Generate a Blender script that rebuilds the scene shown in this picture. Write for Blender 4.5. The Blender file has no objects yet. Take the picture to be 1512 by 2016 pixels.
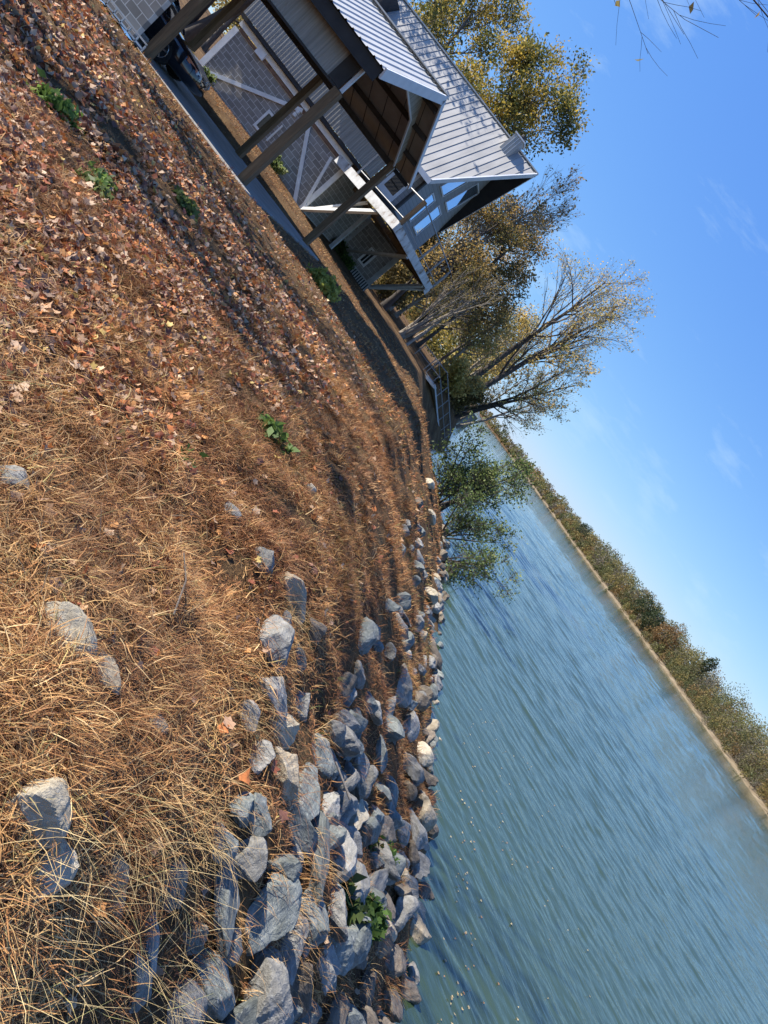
import bpy, math, random
import numpy as np
from mathutils import Vector, Matrix
PI = math.pi
S = bpy.context.scene
COL = S.collection

# ------------------------------------------------------------------ camera, sky, sun, exposure
PITCH, ROLL = math.radians(11.1), math.radians(52.6)
cam_data = bpy.data.cameras.new('camera')
cam_data.sensor_fit = 'VERTICAL'; cam_data.sensor_height = 24.0
cam_data.lens = 24.0 * 1400.0 / 2016.0
cam_data.clip_start = 0.05; cam_data.clip_end = 6000
cam = bpy.data.objects.new('camera', cam_data); COL.objects.link(cam)
cR, sR, cP, sP = math.cos(ROLL), math.sin(ROLL), math.cos(PITCH), math.sin(PITCH)
vR, vU, vF = Vector((1, 0, 0)), Vector((0, sP, cP)), Vector((0, cP, -sP))
ax, ay, az_ = cR * vR + sR * vU, -sR * vR + cR * vU, -vF
cam.matrix_world = Matrix(((ax.x, ay.x, az_.x, 0), (ax.y, ay.y, az_.y, 0), (ax.z, ay.z, az_.z, 4.0), (0, 0, 0, 1)))
S.camera = cam

SUN_DIR = Vector((-5.0, -0.3, 4.3)).normalized()          # towards the sun
sun_el = math.asin(SUN_DIR.z); sun_az = math.atan2(SUN_DIR.x, SUN_DIR.y)
W = bpy.data.worlds.new('World'); S.world = W; W.use_nodes = True
nt = W.node_tree; nt.nodes.clear()
out = nt.nodes.new('ShaderNodeOutputWorld'); bg = nt.nodes.new('ShaderNodeBackground')
sky = nt.nodes.new('ShaderNodeTexSky'); sky.sky_type = 'NISHITA'; sky.sun_disc = False
sky.sun_elevation = sun_el; sky.sun_rotation = sun_az % (2 * PI)
sky.air_density = 1.0; sky.dust_density = 0.05; sky.ozone_density = 1.6; sky.altitude = 50
bg.inputs['Strength'].default_value = 0.132
# thin cirrus: a stretched noise on the sky direction
tc = nt.nodes.new('ShaderNodeTexCoord')
mp = nt.nodes.new('ShaderNodeMapping'); mp.inputs['Rotation'].default_value = (0.25, 0.2, 0.5)
mp.inputs['Scale'].default_value = (2.2, 9.0, 9.0)
nz = nt.nodes.new('ShaderNodeTexNoise'); nz.inputs['Scale'].default_value = 1.6; nz.inputs['Detail'].default_value = 9; nz.inputs['Roughness'].default_value = .62
rp = nt.nodes.new('ShaderNodeValToRGB'); rp.color_ramp.elements[0].position = .53; rp.color_ramp.elements[1].position = .82
mul = nt.nodes.new('ShaderNodeMath'); mul.operation = 'MULTIPLY'; mul.inputs[1].default_value = .6
mx = nt.nodes.new('ShaderNodeMixRGB'); mx.inputs['Color2'].default_value = (2.5, 3.3, 4.0, 1)
hs = nt.nodes.new('ShaderNodeHueSaturation'); hs.inputs['Saturation'].default_value = 1.0; hs.inputs['Value'].default_value = 1.0
nt.links.new(tc.outputs['Generated'], mp.inputs['Vector']); nt.links.new(mp.outputs[0], nz.inputs['Vector'])
nt.links.new(nz.outputs['Fac'], rp.inputs['Fac']); nt.links.new(rp.outputs[0], mul.inputs[0]); nt.links.new(mul.outputs[0], mx.inputs['Fac'])
sep = nt.nodes.new('ShaderNodeSeparateColor'); comb = nt.nodes.new('ShaderNodeCombineColor'); nt.links.new(sky.outputs[0], sep.inputs[0])
for ch, (k_, g_) in enumerate(((.42, .83), (.80, .65), (2.4, .25))):          # grade of the clear sky: flatter and bluer towards the horizon
    pw = nt.nodes.new('ShaderNodeMath'); pw.operation = 'POWER'; pw.inputs[1].default_value = g_
    ml = nt.nodes.new('ShaderNodeMath'); ml.operation = 'MULTIPLY'; ml.inputs[1].default_value = k_
    nt.links.new(sep.outputs[ch], pw.inputs[0]); nt.links.new(pw.outputs[0], ml.inputs[0]); nt.links.new(ml.outputs[0], comb.inputs[ch])
nt.links.new(comb.outputs[0], hs.inputs['Color']); nt.links.new(hs.outputs[0], mx.inputs['Color1']); nt.links.new(mx.outputs[0], bg.inputs['Color'])
nt.links.new(bg.outputs[0], out.inputs['Surface'])

sd = bpy.data.lights.new('sun', 'SUN'); sd.energy = 5.0; sd.angle = math.radians(.53); sd.color = (1.0, .93, .82)
sun = bpy.data.objects.new('sun', sd); COL.objects.link(sun)
sun.rotation_euler = SUN_DIR.to_track_quat('Z', 'Y').to_euler(); sun.location = (-40, -10, 60)

S.view_settings.view_transform = 'Standard'; S.view_settings.look = 'None'
S.view_settings.exposure = 1.05; S.view_settings.gamma = 1.0; S.view_settings.use_curve_mapping = False
S.cycles.use_denoising = True; S.cycles.denoiser = 'OPENIMAGEDENOISE'; S.cycles.denoising_input_passes = 'RGB_ALBEDO_NORMAL'; S.cycles.denoising_prefilter = 'ACCURATE'
S.cycles.max_bounces = 7; S.cycles.diffuse_bounces = 5; S.cycles.glossy_bounces = 3; S.cycles.transmission_bounces = 3
S.cycles.caustics_reflective = False; S.cycles.caustics_refractive = False

# ------------------------------------------------------------------ helpers
ORIG = {}
def tag(o, label=None, cat=None, group=None, kind=None):
    if label: o['label'] = label
    if cat: o['category'] = cat
    if group: o['group'] = group
    if kind: o['kind'] = kind
    return o
def empty(name, loc, label, cat, group=None):
    o = bpy.data.objects.new(name, None); o.location = loc; o.empty_display_size = .2
    COL.objects.link(o); ORIG[o] = np.array(loc, float)
    return tag(o, label, cat, group)
def np_mesh(name, V, faces, mat, parent=None, base=None, col=None, smooth=False):
    """V (N,3); faces: list of int arrays (M,k)."""
    base = ORIG[parent] if parent is not None else (np.zeros(3) if base is None else np.array(base, float))
    me = bpy.data.meshes.new(name)
    V = np.asarray(V, np.float32) - base.astype(np.float32)
    me.vertices.add(len(V)); me.vertices.foreach_set('co', V.ravel())
    faces = [np.asarray(f, np.int32) for f in faces if len(f)]
    nl = sum(f.size for f in faces); npoly = sum(len(f) for f in faces)
    me.loops.add(nl); me.polygons.add(npoly)
    me.loops.foreach_set('vertex_index', np.concatenate([f.ravel() for f in faces]))
    st, s = [], 0
    for f in faces:
        st.append(s + np.arange(len(f), dtype=np.int32) * f.shape[1]); s += f.size
    me.polygons.foreach_set('loop_start', np.concatenate(st).astype(np.int32))
    if smooth: me.polygons.foreach_set('use_smooth', np.ones(npoly, bool))
    if col is not None:
        a = me.attributes.new('Col', 'FLOAT_COLOR', 'POINT')
        a.data.foreach_set('color', np.concatenate([col, np.ones((len(col), 1))], 1).astype(np.float32).ravel())
    me.update(calc_edges=True); me.validate()
    me.materials.append(mat)
    o = bpy.data.objects.new(name, me); COL.objects.link(o)
    if parent is not None: o.parent = parent
    else: o.location = base
    ORIG[o] = base
    return o
class MB:
    def __init__(s): s.v = []; s.f = []
    def add(s, V, F):
        n = len(s.v); s.v += [tuple(map(float, q)) for q in V]; s.f += [tuple(n + i for i in q) for q in F]; return s
    def hexa(s, A):                                   # 8 corners: bottom 4 ccw, top 4 ccw
        return s.add(A, [(3, 2, 1, 0), (4, 5, 6, 7), (0, 1, 5, 4), (1, 2, 6, 5), (2, 3, 7, 6), (3, 0, 4, 7)])
    def box(s, x0, x1, y0, y1, z0, z1):
        return s.hexa([(x0, y0, z0), (x1, y0, z0), (x1, y1, z0), (x0, y1, z0), (x0, y0, z1), (x1, y0, z1), (x1, y1, z1), (x0, y1, z1)])
    def beam(s, p, q, w, h, up=(0, 0, 1)):
        p, q, up = Vector(p), Vector(q), Vector(up)
        d = (q - p).normalized(); r = d.cross(up)
        if r.length < 1e-4: r = d.cross(Vector((1, 0, 0)))
        r.normalize(); u = r.cross(d); r *= w / 2; u *= h / 2
        return s.hexa([p - r - u, p + r - u, p + r + u, p - r + u, q - r - u, q + r - u, q + r + u, q - r + u])
    def prism(s, pts, vec):
        n = len(pts); vec = Vector(vec); A = [Vector(p) for p in pts]
        V = A + [a + vec for a in A]
        return s.add(V, [tuple(range(n))[::-1], tuple(range(n, 2 * n))] + [(i, (i + 1) % n, n + (i + 1) % n, n + i) for i in range(n)])
    def tube(s, pts, rad, n=8):
        V, F, u0 = tubes(np.array([pts], float), np.array([rad if hasattr(rad, '__len__') else [rad] * len(pts)], float), n)
        return s.add(V, [tuple(q) for q in F])
    def build(s, name, mat, parent=None, base=None, smooth=False, bevel=0):
        base_ = ORIG[parent] if parent is not None else (np.zeros(3) if base is None else np.array(base, float))
        me = bpy.data.meshes.new(name)
        me.from_pydata([tuple(np.array(q) - base_) for q in s.v], [], s.f); me.update()
        if smooth:
            for p in me.polygons: p.use_smooth = True
        me.materials.append(mat)
        o = bpy.data.objects.new(name, me); COL.objects.link(o)
        if parent is not None: o.parent = parent
        else: o.location = base_
        ORIG[o] = base_
        if bevel:
            b = o.modifiers.new('bevel', 'BEVEL'); b.width = bevel; b.segments = 1; b.limit_method = 'ANGLE'
        return o
def norm(a): return a / np.maximum(np.linalg.norm(a, axis=-1, keepdims=True), 1e-9)
def tubes(P, R, n):
    """P (B,S,3), R (B,S) -> verts, quads"""
    B, Sn, _ = P.shape
    T = np.zeros_like(P); T[:, 1:-1] = P[:, 2:] - P[:, :-2]; T[:, 0] = P[:, 1] - P[:, 0]; T[:, -1] = P[:, -1] - P[:, -2]; T = norm(T)
    ref = np.where(np.abs(T[:, :1, 2:3]) > .8, np.array([1., 0, 0]), np.array([0., 0, 1.]))
    A = norm(np.cross(T, ref)); Bv = np.cross(T, A)
    th = np.arange(n) / n * 2 * PI
    V = P[:, :, None, :] + R[:, :, None, None] * (np.cos(th)[None, None, :, None] * A[:, :, None, :] + np.sin(th)[None, None, :, None] * Bv[:, :, None, :])
    idx = np.arange(B * Sn * n).reshape(B, Sn, n)
    a = idx[:, :-1]; b = idx[:, 1:]
    F = np.stack([a, np.roll(a, -1, 2), np.roll(b, -1, 2), b], -1).reshape(-1, 4)
    return V.reshape(-1, 3), F, None

# ------------------------------------------------------------------ materials
def new_mat(name):
    m = bpy.data.materials.new(name); m.use_nodes = True
    n = m.node_tree; b = n.nodes['Principled BSDF']; return m, n, b
def N(n, t, **kw):
    o = n.nodes.new(t)
    for k, v in kw.items():
        if k in o.inputs: o.inputs[k].default_value = v
        else: setattr(o, k, v)
    return o
def pos_vec(n, scale=(1, 1, 1), rot=(0, 0, 0), obj=False):
    m = N(n, 'ShaderNodeMapping'); m.inputs['Scale'].default_value = scale; m.inputs['Rotation'].default_value = rot
    if obj:
        t = N(n, 'ShaderNodeTexCoord'); n.links.new(t.outputs['Object'], m.inputs['Vector'])
    else:
        g = N(n, 'ShaderNodeNewGeometry'); n.links.new(g.outputs['Position'], m.inputs['Vector'])
    return m.outputs[0]
def ramp(n, fac, stops):
    r = N(n, 'ShaderNodeValToRGB'); e = r.color_ramp.elements
    while len(e) < len(stops): e.new(.5)
    for q, (p, c) in zip(e, stops): q.position = p; q.color = (*c, 1)
    n.links.new(fac, r.inputs['Fac']); return r.outputs['Color']
def noise(n, vec, scale, detail=4, rough=.55, dist=0):
    z = N(n, 'ShaderNodeTexNoise', Scale=scale, Detail=detail, Roughness=rough, Distortion=dist)
    n.links.new(vec, z.inputs['Vector']); return z.outputs['Fac']
def bump(n, b, h, strength=.4, dist=.02):
    k = N(n, 'ShaderNodeBump', Strength=strength, Distance=dist); n.links.new(h, k.inputs['Height']); n.links.new(k.outputs[0], b.inputs['Normal']); return k
def mottled(name, stops, scale=6, rough=.8, bs=.3, bd=.01, detail=6, stretch=(1, 1, 1), metallic=0, obj=False):
    m, n, b = new_mat(name); v = pos_vec(n, stretch, obj=obj); f = noise(n, v, scale, detail, .6)
    n.links.new(ramp(n, f, stops), b.inputs['Base Color']); b.inputs['Roughness'].default_value = rough; b.inputs['Metallic'].default_value = metallic
    if bs: bump(n, b, noise(n, v, scale * 4, 5, .6), bs, bd)
    return m
def vcol(name, rough=.7, transl=.25, spec=.25):
    m, n, b = new_mat(name); a = N(n, 'ShaderNodeAttribute', attribute_name='Col')
    n.links.new(a.outputs['Color'], b.inputs['Base Color']); b.inputs['Roughness'].default_value = rough
    b.inputs['Specular IOR Level'].default_value = spec
    if transl:
        t = N(n, 'ShaderNodeBsdfTranslucent'); n.links.new(a.outputs['Color'], t.inputs['Color'])
        x = N(n, 'ShaderNodeMixShader', Fac=transl); n.links.new(b.outputs[0], x.inputs[1]); n.links.new(t.outputs[0], x.inputs[2])
        n.links.new(x.outputs[0], n.nodes['Material Output'].inputs['Surface'])
    return m
M = {}
M['grass'] = vcol('dry_grass', .62, .22)
M['leaf'] = vcol('fallen_leaf', .6, .2)
M['foliage'] = vcol('tree_foliage', .55, .45)
M['bark'] = mottled('bark', [(.3, (.045, .036, .03)), (.7, (.16, .135, .115))], 5, .9, .7, .03, stretch=(1, 1, .25))
M['bark_pale'] = mottled('pale_bark', [(.3, (.16, .135, .11)), (.7, (.34, .30, .25))], 5, .9, .5, .02, stretch=(1, 1, .25))
M['bark_dark'] = mottled('dark_bark', [(.3, (.03, .025, .022)), (.7, (.085, .07, .06))], 6, .9, .6, .02, stretch=(1, 1, .3))
M['white'] = mottled('white_painted_wood', [(.25, (.62, .62, .60)), (.65, (.80, .80, .78))], 3, .6, .15, .004, stretch=(1, 1, 1))
M['greywood'] = mottled('grey_painted_wood', [(.3, (.36, .37, .37)), (.7, (.52, .53, .53))], 4, .7, .2, .004)
M['weathered'] = mottled('weathered_white_paint', [(.36, (.20, .14, .10)), (.45, (.42, .42, .42)), (.7, (.62, .63, .64))], 2.2, .7, .2, .004, detail=8)
M['post'] = mottled('brown_timber', [(.3, (.09, .055, .028)), (.7, (.21, .135, .07))], 3, .85, .5, .006, stretch=(8, 8, .6))
M['trim'] = mottled('pale_metal_trim', [(.3, (.46, .48, .52)), (.7, (.60, .62, .66))], 2, .45, 0)
M['rust'] = mottled('rusty_ledger_board', [(.3, (.11, .055, .03)), (.7, (.24, .14, .09))], 4, .8, .2, .004)
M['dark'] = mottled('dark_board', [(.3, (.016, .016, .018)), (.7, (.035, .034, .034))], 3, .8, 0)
M['brown_ceiling'] = mottled('brown_sheathing', [(.3, (.20, .165, .13)), (.7, (.31, .26, .21))], 1.5, .8, .1, .003)
M['purlin'] = mottled('dark_purlin', [(.3, (.03, .022, .016)), (.7, (.06, .045, .032))], 3, .85, 0)
M['ribmetal'] = mottled('weathered_ribbed_steel', [(.25, (.15, .145, .135)), (.5, (.24, .235, .22)), (.75, (.36, .35, .33))], 1.6, .5, 0, stretch=(9, 9, .3), metallic=.1)
M['roofmetal'] = mottled('galvanised_roofing', [(.25, (.36, .36, .355)), (.75, (.48, .48, .47))], 1.3, .42, 0, metallic=.1)
M['mainroof'] = mottled('pale_grey_roof_panel', [(.25, (.25, .245, .235)), (.75, (.38, .37, .35))], 1.1, .5, .1, .003, stretch=(3, .6, .6))
M['concrete'] = mottled('old_concrete', [(.3, (.17, .165, .155)), (.7, (.28, .27, .25))], 2.2, .9, .3, .004, detail=9)
M['pvc'] = mottled('white_plastic_pipe', [(.3, (.68, .67, .63)), (.7, (.78, .77, .74))], 2, .4, 0)
M['alu'] = mottled('aluminium', [(.3, (.45, .46, .48)), (.7, (.60, .61, .63))], 4, .35, 0, metallic=.7)
M['galv'] = mottled('galvanised_tube', [(.3, (.20, .205, .21)), (.7, (.32, .325, .33))], 4, .45, 0, metallic=.4)
M['bluetarp'] = mottled('blue_sheet', [(.3, (.04, .13, .32)), (.55, (.09, .24, .48)), (.75, (.45, .55, .62))], 2.5, .5, .2, .01)
M['carpaint'] = mottled('black_car_paint', [(.3, (.008, .009, .014)), (.7, (.012, .013, .018))], 2, .12, 0)
M['carpaint'].node_tree.nodes['Principled BSDF'].inputs['Coat Weight'].default_value = 1.0
M['tyre'] = mottled('tyre_rubber', [(.3, (.012, .012, .012)), (.7, (.025, .025, .025))], 6, .85, .2, .004)
M['chrome'] = mottled('bright_metal', [(.3, (.6, .6, .62)), (.7, (.7, .7, .72))], 6, .2, 0, metallic=.9)
M['amber'] = mottled('amber_lens', [(.3, (.5, .13, .04)), (.7, (.6, .18, .05))], 6, .15, 0)
M['lens'] = mottled('clear_headlamp_lens', [(.3, (.5, .52, .54)), (.7, (.62, .64, .66))], 8, .12, 0)
def glass(name, col=(.05, .09, .14), ior=2.4, rough=.04):
    m, n, b = new_mat(name); v = pos_vec(n); b.inputs['Base Color'].default_value = (*col, 1)
    n.links.new(ramp(n, noise(n, v, 1.3, 2), [(.3, col), (.7, tuple(c * 1.6 for c in col))]), b.inputs['Base Color'])
    b.inputs['Roughness'].default_value = rough; b.inputs['IOR'].default_value = ior; return m
M['glass'] = glass('window_glass', (.10, .20, .32), 3.2)
b_ = M['glass'].node_tree.nodes['Principled BSDF']; b_.inputs['Metallic'].default_value = .9
for l_ in list(b_.inputs['Base Color'].links): M['glass'].node_tree.links.remove(l_)
b_.inputs['Base Color'].default_value = (.66, .76, .84, 1)
nv_ = M['glass'].node_tree.nodes.new('ShaderNodeCombineXYZ'); nv_.inputs[0].default_value, nv_.inputs[1].default_value, nv_.inputs[2].default_value = .964, -.17, .205      # fixed tilted normal, set so the flat panes reflect open sky
M['glass'].node_tree.links.new(nv_.outputs[0], b_.inputs['Normal'])
M['darkglass'] = glass('dark_window_glass', (.02, .018, .014), 1.45)
M['carglass'] = glass('car_glass', (.01, .012, .016), 1.6)
def blocks(name, axis):
    m, n, b = new_mat(name); g = N(n, 'ShaderNodeNewGeometry'); sx = N(n, 'ShaderNodeSeparateXYZ'); cx = N(n, 'ShaderNodeCombineXYZ')
    n.links.new(g.outputs['Position'], sx.inputs[0]); n.links.new(sx.outputs[axis], cx.inputs[0]); n.links.new(sx.outputs['Z'], cx.inputs[1])
    br = N(n, 'ShaderNodeTexBrick', Scale=1.0, offset=.5); br.inputs['Mortar Size'].default_value = .009; br.inputs['Mortar Smooth'].default_value = .2
    br.inputs['Brick Width'].default_value = .40; br.inputs['Row Height'].default_value = .20; br.inputs['Bias'].default_value = 0
    br.inputs['Color1'].default_value = (.24, .222, .20, 1); br.inputs['Color2'].default_value = (.33, .308, .28, 1); br.inputs['Mortar'].default_value = (.66, .64, .60, 1)
    n.links.new(cx.outputs[0], br.inputs['Vector'])
    mxn = N(n, 'ShaderNodeMixRGB', blend_type='MULTIPLY', Fac=.55)
    n.links.new(br.outputs['Color'], mxn.inputs['Color1'])
    n.links.new(ramp(n, noise(n, g.outputs['Position'], 3.0, 7), [(.3, (.62, .6, .58)), (.7, (1, 1, 1))]), mxn.inputs['Color2'])
    n.links.new(mxn.outputs[0], b.inputs['Base Color']); b.inputs['Roughness'].default_value = .95
    bump(n, b, br.outputs['Fac'], -.4, .008); return m
M['blockX'] = blocks('concrete_block_wall_long', 'X'); M['blockY'] = blocks('concrete_block_wall_return', 'Y')
def siding(name):
    m, n, b = new_mat(name); g = N(n, 'ShaderNodeNewGeometry'); sx = N(n, 'ShaderNodeSeparateXYZ'); n.links.new(g.outputs['Position'], sx.inputs[0])
    w = N(n, 'ShaderNodeMath', operation='MULTIPLY'); w.inputs[1].default_value = 1 / .16; n.links.new(sx.outputs['Z'], w.inputs[0])
    fr = N(n, 'ShaderNodeMath', operation='FRACT'); n.links.new(w.outputs[0], fr.inputs[0])
    c = ramp(n, fr.outputs[0], [(.0, (.06, .062, .066)), (.09, (.23, .235, .245)), (1, (.26, .265, .275))])
    n.links.new(c, b.inputs['Base Color']); b.inputs['Roughness'].default_value = .7; bump(n, b, fr.outputs[0], -.6, .015); return m
M['siding'] = siding('grey_lap_siding')
def rock_mat(name, cols, vein):
    m, n, b = new_mat(name); v = pos_vec(n, obj=True); oi = N(n, 'ShaderNodeObjectInfo')
    ad = N(n, 'ShaderNodeVectorMath', operation='ADD'); sc = N(n, 'ShaderNodeVectorMath', operation='SCALE'); sc.inputs['Scale'].default_value = 37.
    cb = N(n, 'ShaderNodeCombineXYZ')
    for i in range(3): n.links.new(oi.outputs['Random'], cb.inputs[i])
    n.links.new(cb.outputs[0], sc.inputs[0]); n.links.new(v, ad.inputs[0]); n.links.new(sc.outputs[0], ad.inputs[1]); vv = ad.outputs[0]
    f1 = noise(n, vv, 1.6, 7, .58, .8); c1 = ramp(n, f1, [(.28, cols[0]), (.5, cols[1]), (.72, cols[2])])
    st = N(n, 'ShaderNodeMapping'); st.inputs['Scale'].default_value = (1.0, 4.5, 3); st.inputs['Rotation'].default_value = (.4, .3, .6); n.links.new(vv, st.inputs['Vector'])
    f2 = noise(n, st.outputs[0], 2.2, 6, .65, 1.2)
    mxn = N(n, 'ShaderNodeMixRGB'); n.links.new(ramp(n, f2, [(.56, (0, 0, 0)), (.72, (.75, .75, .75))]), mxn.inputs['Fac'])
    n.links.new(c1, mxn.inputs['Color1']); mxn.inputs['Color2'].default_value = (*vein, 1)
    hv = N(n, 'ShaderNodeHueSaturation'); mr = N(n, 'ShaderNodeMapRange'); mr.inputs['To Min'].default_value = .72; mr.inputs['To Max'].default_value = 1.22
    n.links.new(oi.outputs['Random'], mr.inputs['Value']); n.links.new(mr.outputs[0], hv.inputs['Value']); n.links.new(mxn.outputs[0], hv.inputs['Color'])
    n.links.new(hv.outputs[0], b.inputs['Base Color']); b.inputs['Roughness'].default_value = .82
    h = N(n, 'ShaderNodeMath', operation='ADD'); n.links.new(noise(n, vv, 4.5, 9, .62, .4), h.inputs[0]); n.links.new(f2, h.inputs[1])
    bump(n, b, h.outputs[0], .6, .022); return m
ROCKM = [rock_mat('blue_grey_limestone', [(.075, .085, .080), (.14, .155, .148), (.225, .24, .228)], (.36, .37, .35)),
         rock_mat('grey_limestone', [(.125, .122, .112), (.20, .195, .18), (.30, .29, .27)], (.40, .39, .36)),
         rock_mat('tan_stone', [(.19, .15, .10), (.29, .24, .17), (.38, .33, .25)], (.46, .42, .34)),
         rock_mat('cream_limestone', [(.28, .235, .16), (.41, .355, .26), (.50, .45, .345)], (.55, .50, .41)),
         rock_mat('dark_brown_stone', [(.07, .055, .042), (.13, .105, .08), (.19, .16, .125)], (.27, .24, .2))]
def ground_mat():
    m, n, b = new_mat('soil_and_thatch'); v = pos_vec(n)
    c = ramp(n, noise(n, v, 1.1, 10, .68, .3), [(.25, (.045, .028, .016)), (.45, (.11, .065, .032)), (.6, (.17, .11, .055)), (.78, (.22, .155, .085))])
    f = noise(n, v, 42, 6, .7)
    mxn = N(n, 'ShaderNodeMixRGB', blend_type='MULTIPLY', Fac=.8); n.links.new(c, mxn.inputs['Color1'])
    n.links.new(ramp(n, f, [(.3, (.45, .42, .4)), (.65, (1.15, 1.1, 1.05))]), mxn.inputs['Color2'])
    g2 = N(n, 'ShaderNodeNewGeometry'); sx = N(n, 'ShaderNodeSeparateXYZ'); n.links.new(g2.outputs['Position'], sx.inputs[0])
    gt = N(n, 'ShaderNodeMath', operation='GREATER_THAN'); gt.inputs[1].default_value = 25.; n.links.new(sx.outputs['X'], gt.inputs[0])
    sand = N(n, 'ShaderNodeMixRGB'); n.links.new(gt.outputs[0], sand.inputs['Fac']); n.links.new(mxn.outputs[0], sand.inputs['Color1'])
    n.links.new(ramp(n, noise(n, pos_vec(n), .35, 6, .7), [(.3, (.10, .075, .045)), (.5, (.20, .155, .10)), (.7, (.28, .23, .16))]), sand.inputs['Color2'])
    n.links.new(sand.outputs[0], b.inputs['Base Color']); b.inputs['Roughness'].default_value = .95; b.inputs['Specular IOR Level'].default_value = .15
    bump(n, b, f, .9, .05); return m
M['ground'] = ground_mat()
def water_mat():
    m, n, b = new_mat('river_water')
    b.inputs['Base Color'].default_value = (.034, .056, .026, 1); b.inputs['Roughness'].default_value = .04; b.inputs['IOR'].default_value = 1.68
    rz = math.radians(37)
    def wv(sx, sy, scale, det, dist=.3, r=rz):
        g = N(n, 'ShaderNodeNewGeometry'); a = N(n, 'ShaderNodeMapping', vector_type='POINT'); a.inputs['Rotation'].default_value = (0, 0, r)
        a2 = N(n, 'ShaderNodeMapping'); a2.inputs['Scale'].default_value = (sx, sy, 1)
        n.links.new(g.outputs['Position'], a.inputs['Vector']); n.links.new(a.outputs[0], a2.inputs['Vector'])
        return noise(n, a2.outputs[0], scale, det, .5, dist)
    h1 = wv(1.2, 5.0, 1.0, 4, .5); h2 = wv(3.5, 13., 1.0, 3, .4, rz + .2)
    s2 = N(n, 'ShaderNodeMath', operation='MULTIPLY_ADD'); s2.inputs[1].default_value = .3; n.links.new(h2, s2.inputs[0]); n.links.new(h1, s2.inputs[2])
    bump(n, b, s2.outputs[0], 1.0, .022); return m
M['water'] = water_mat()
M['plant'] = vcol('green_plant', .5, .3)
# ------------------------------------------------------------------ terrain
XC=np.array([(-60,-.3),(0,-.3),(5,-.2),(12,-.9),(22,-1.8),(28,-3.2),(36,-4.6),(42,-5.0),(48,-3.6),(56,-2.6),(70,-4.),(100,-7),(200,-10),(400,-16),(800,-100),(3000,-100)],float)
XS=np.array([(-60,4.5),(4,3.78),(6.5,3.8),(9,3.85),(11.5,3.45),(15,3.2),(19,2.85),(24,2.6),(30,1.5),(36,-.4),(42,-2.0),(50,-.8),(60,-1.2),(70,-2),(100,-4),(200,-7),(400,-13),(800,-90),(3000,-90)],float)
XF=np.array([(-60,108),(100,105),(160,101),(220,96),(285,88),(320,78),(370,69),(450,58),(546,42),(660,8),(800,-95),(3000,-95)],float)
def _n(x,y,s,a):
    return (np.sin(x*s+1.3*np.sin(y*s*.7+a))+np.sin(y*s*1.1+a*2+1.7*np.sin(x*s*.8))+.6*np.sin((x+y)*s*1.9+a*3))/2.6
def terr(x,y):
    x=np.asarray(x,float);y=np.asarray(y,float)
    xc=np.interp(y,XC[:,0],XC[:,1]);xs=np.interp(y,XS[:,0],XS[:,1]);xf=np.interp(y,XF[:,0],XF[:,1])
    dx=np.maximum(xc-x,0)
    zt=2.45+.012*np.clip(y-20,0,30)-.02*np.clip(y-75,0,60)
    far=np.clip((y-14)/3,0,1)
    zy=zt+.05*np.minimum(dx,10)+.15*np.clip((y-8)/8,0,1)*np.clip(dx/2.2,0,1)+far*.02*np.clip(dx-5,0,6)+.12*np.clip(dx-25,0,40)*np.clip((y-40)/20,0,1)
    t=np.clip((x-xc)/(xs-xc),0,1)
    zb=zt*((1-t)*(1+.25*t*(1-t))) -.05*np.sin(np.pi*t)
    z=np.where(x<xc,zy,zb)
    nr=np.clip((34-y)/6,0,1)*np.clip((y+40)/6,0,1)
    bank=np.clip((x-xc+1)/1.0,0,1)*np.clip((xs+.4-x)/.6,0,1)
    yard=1-np.clip((y-12.5)/2.,0,1)*np.clip((-6-x)/1.,0,1)
    z=z+nr*yard*(.06*_n(x,y,1.3,.3)+.035*_n(x,y,4.1,2.)+.018*_n(x,y,9.3,4.)+bank*(.10*_n(x,y,2.3,5.)+.05*_n(x,y,5.7,1.)))
    slabm=np.clip((-6.8-x)/.5,0,1)*np.clip((y-15.1)/.25,0,1)*np.clip((22.6-y)/.7,0,1)
    z=z*(1-slabm)+np.minimum(z,2.78)*slabm
    apr=np.clip((-6.5-x)/1.5,0,1)*np.clip((y-12)/3.,0,1)*np.clip((15.35-y)/.2,0,1); z=z*(1-apr)+np.minimum(z,2.84)*apr
    over=x-xs
    z=np.where(over>0,np.minimum(z,-.55*over),z); z=np.maximum(z,-2.5)
    d=x-xf
    zf=np.where(d>0,np.minimum(d*.45,.75)+np.minimum(np.maximum(d-5,0)*.04,1.5)+np.clip(d-40,0,400)*.02,np.maximum(-2.5,d*.3))
    return np.maximum(z,np.where(x>xs,zf,-9))
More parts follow.
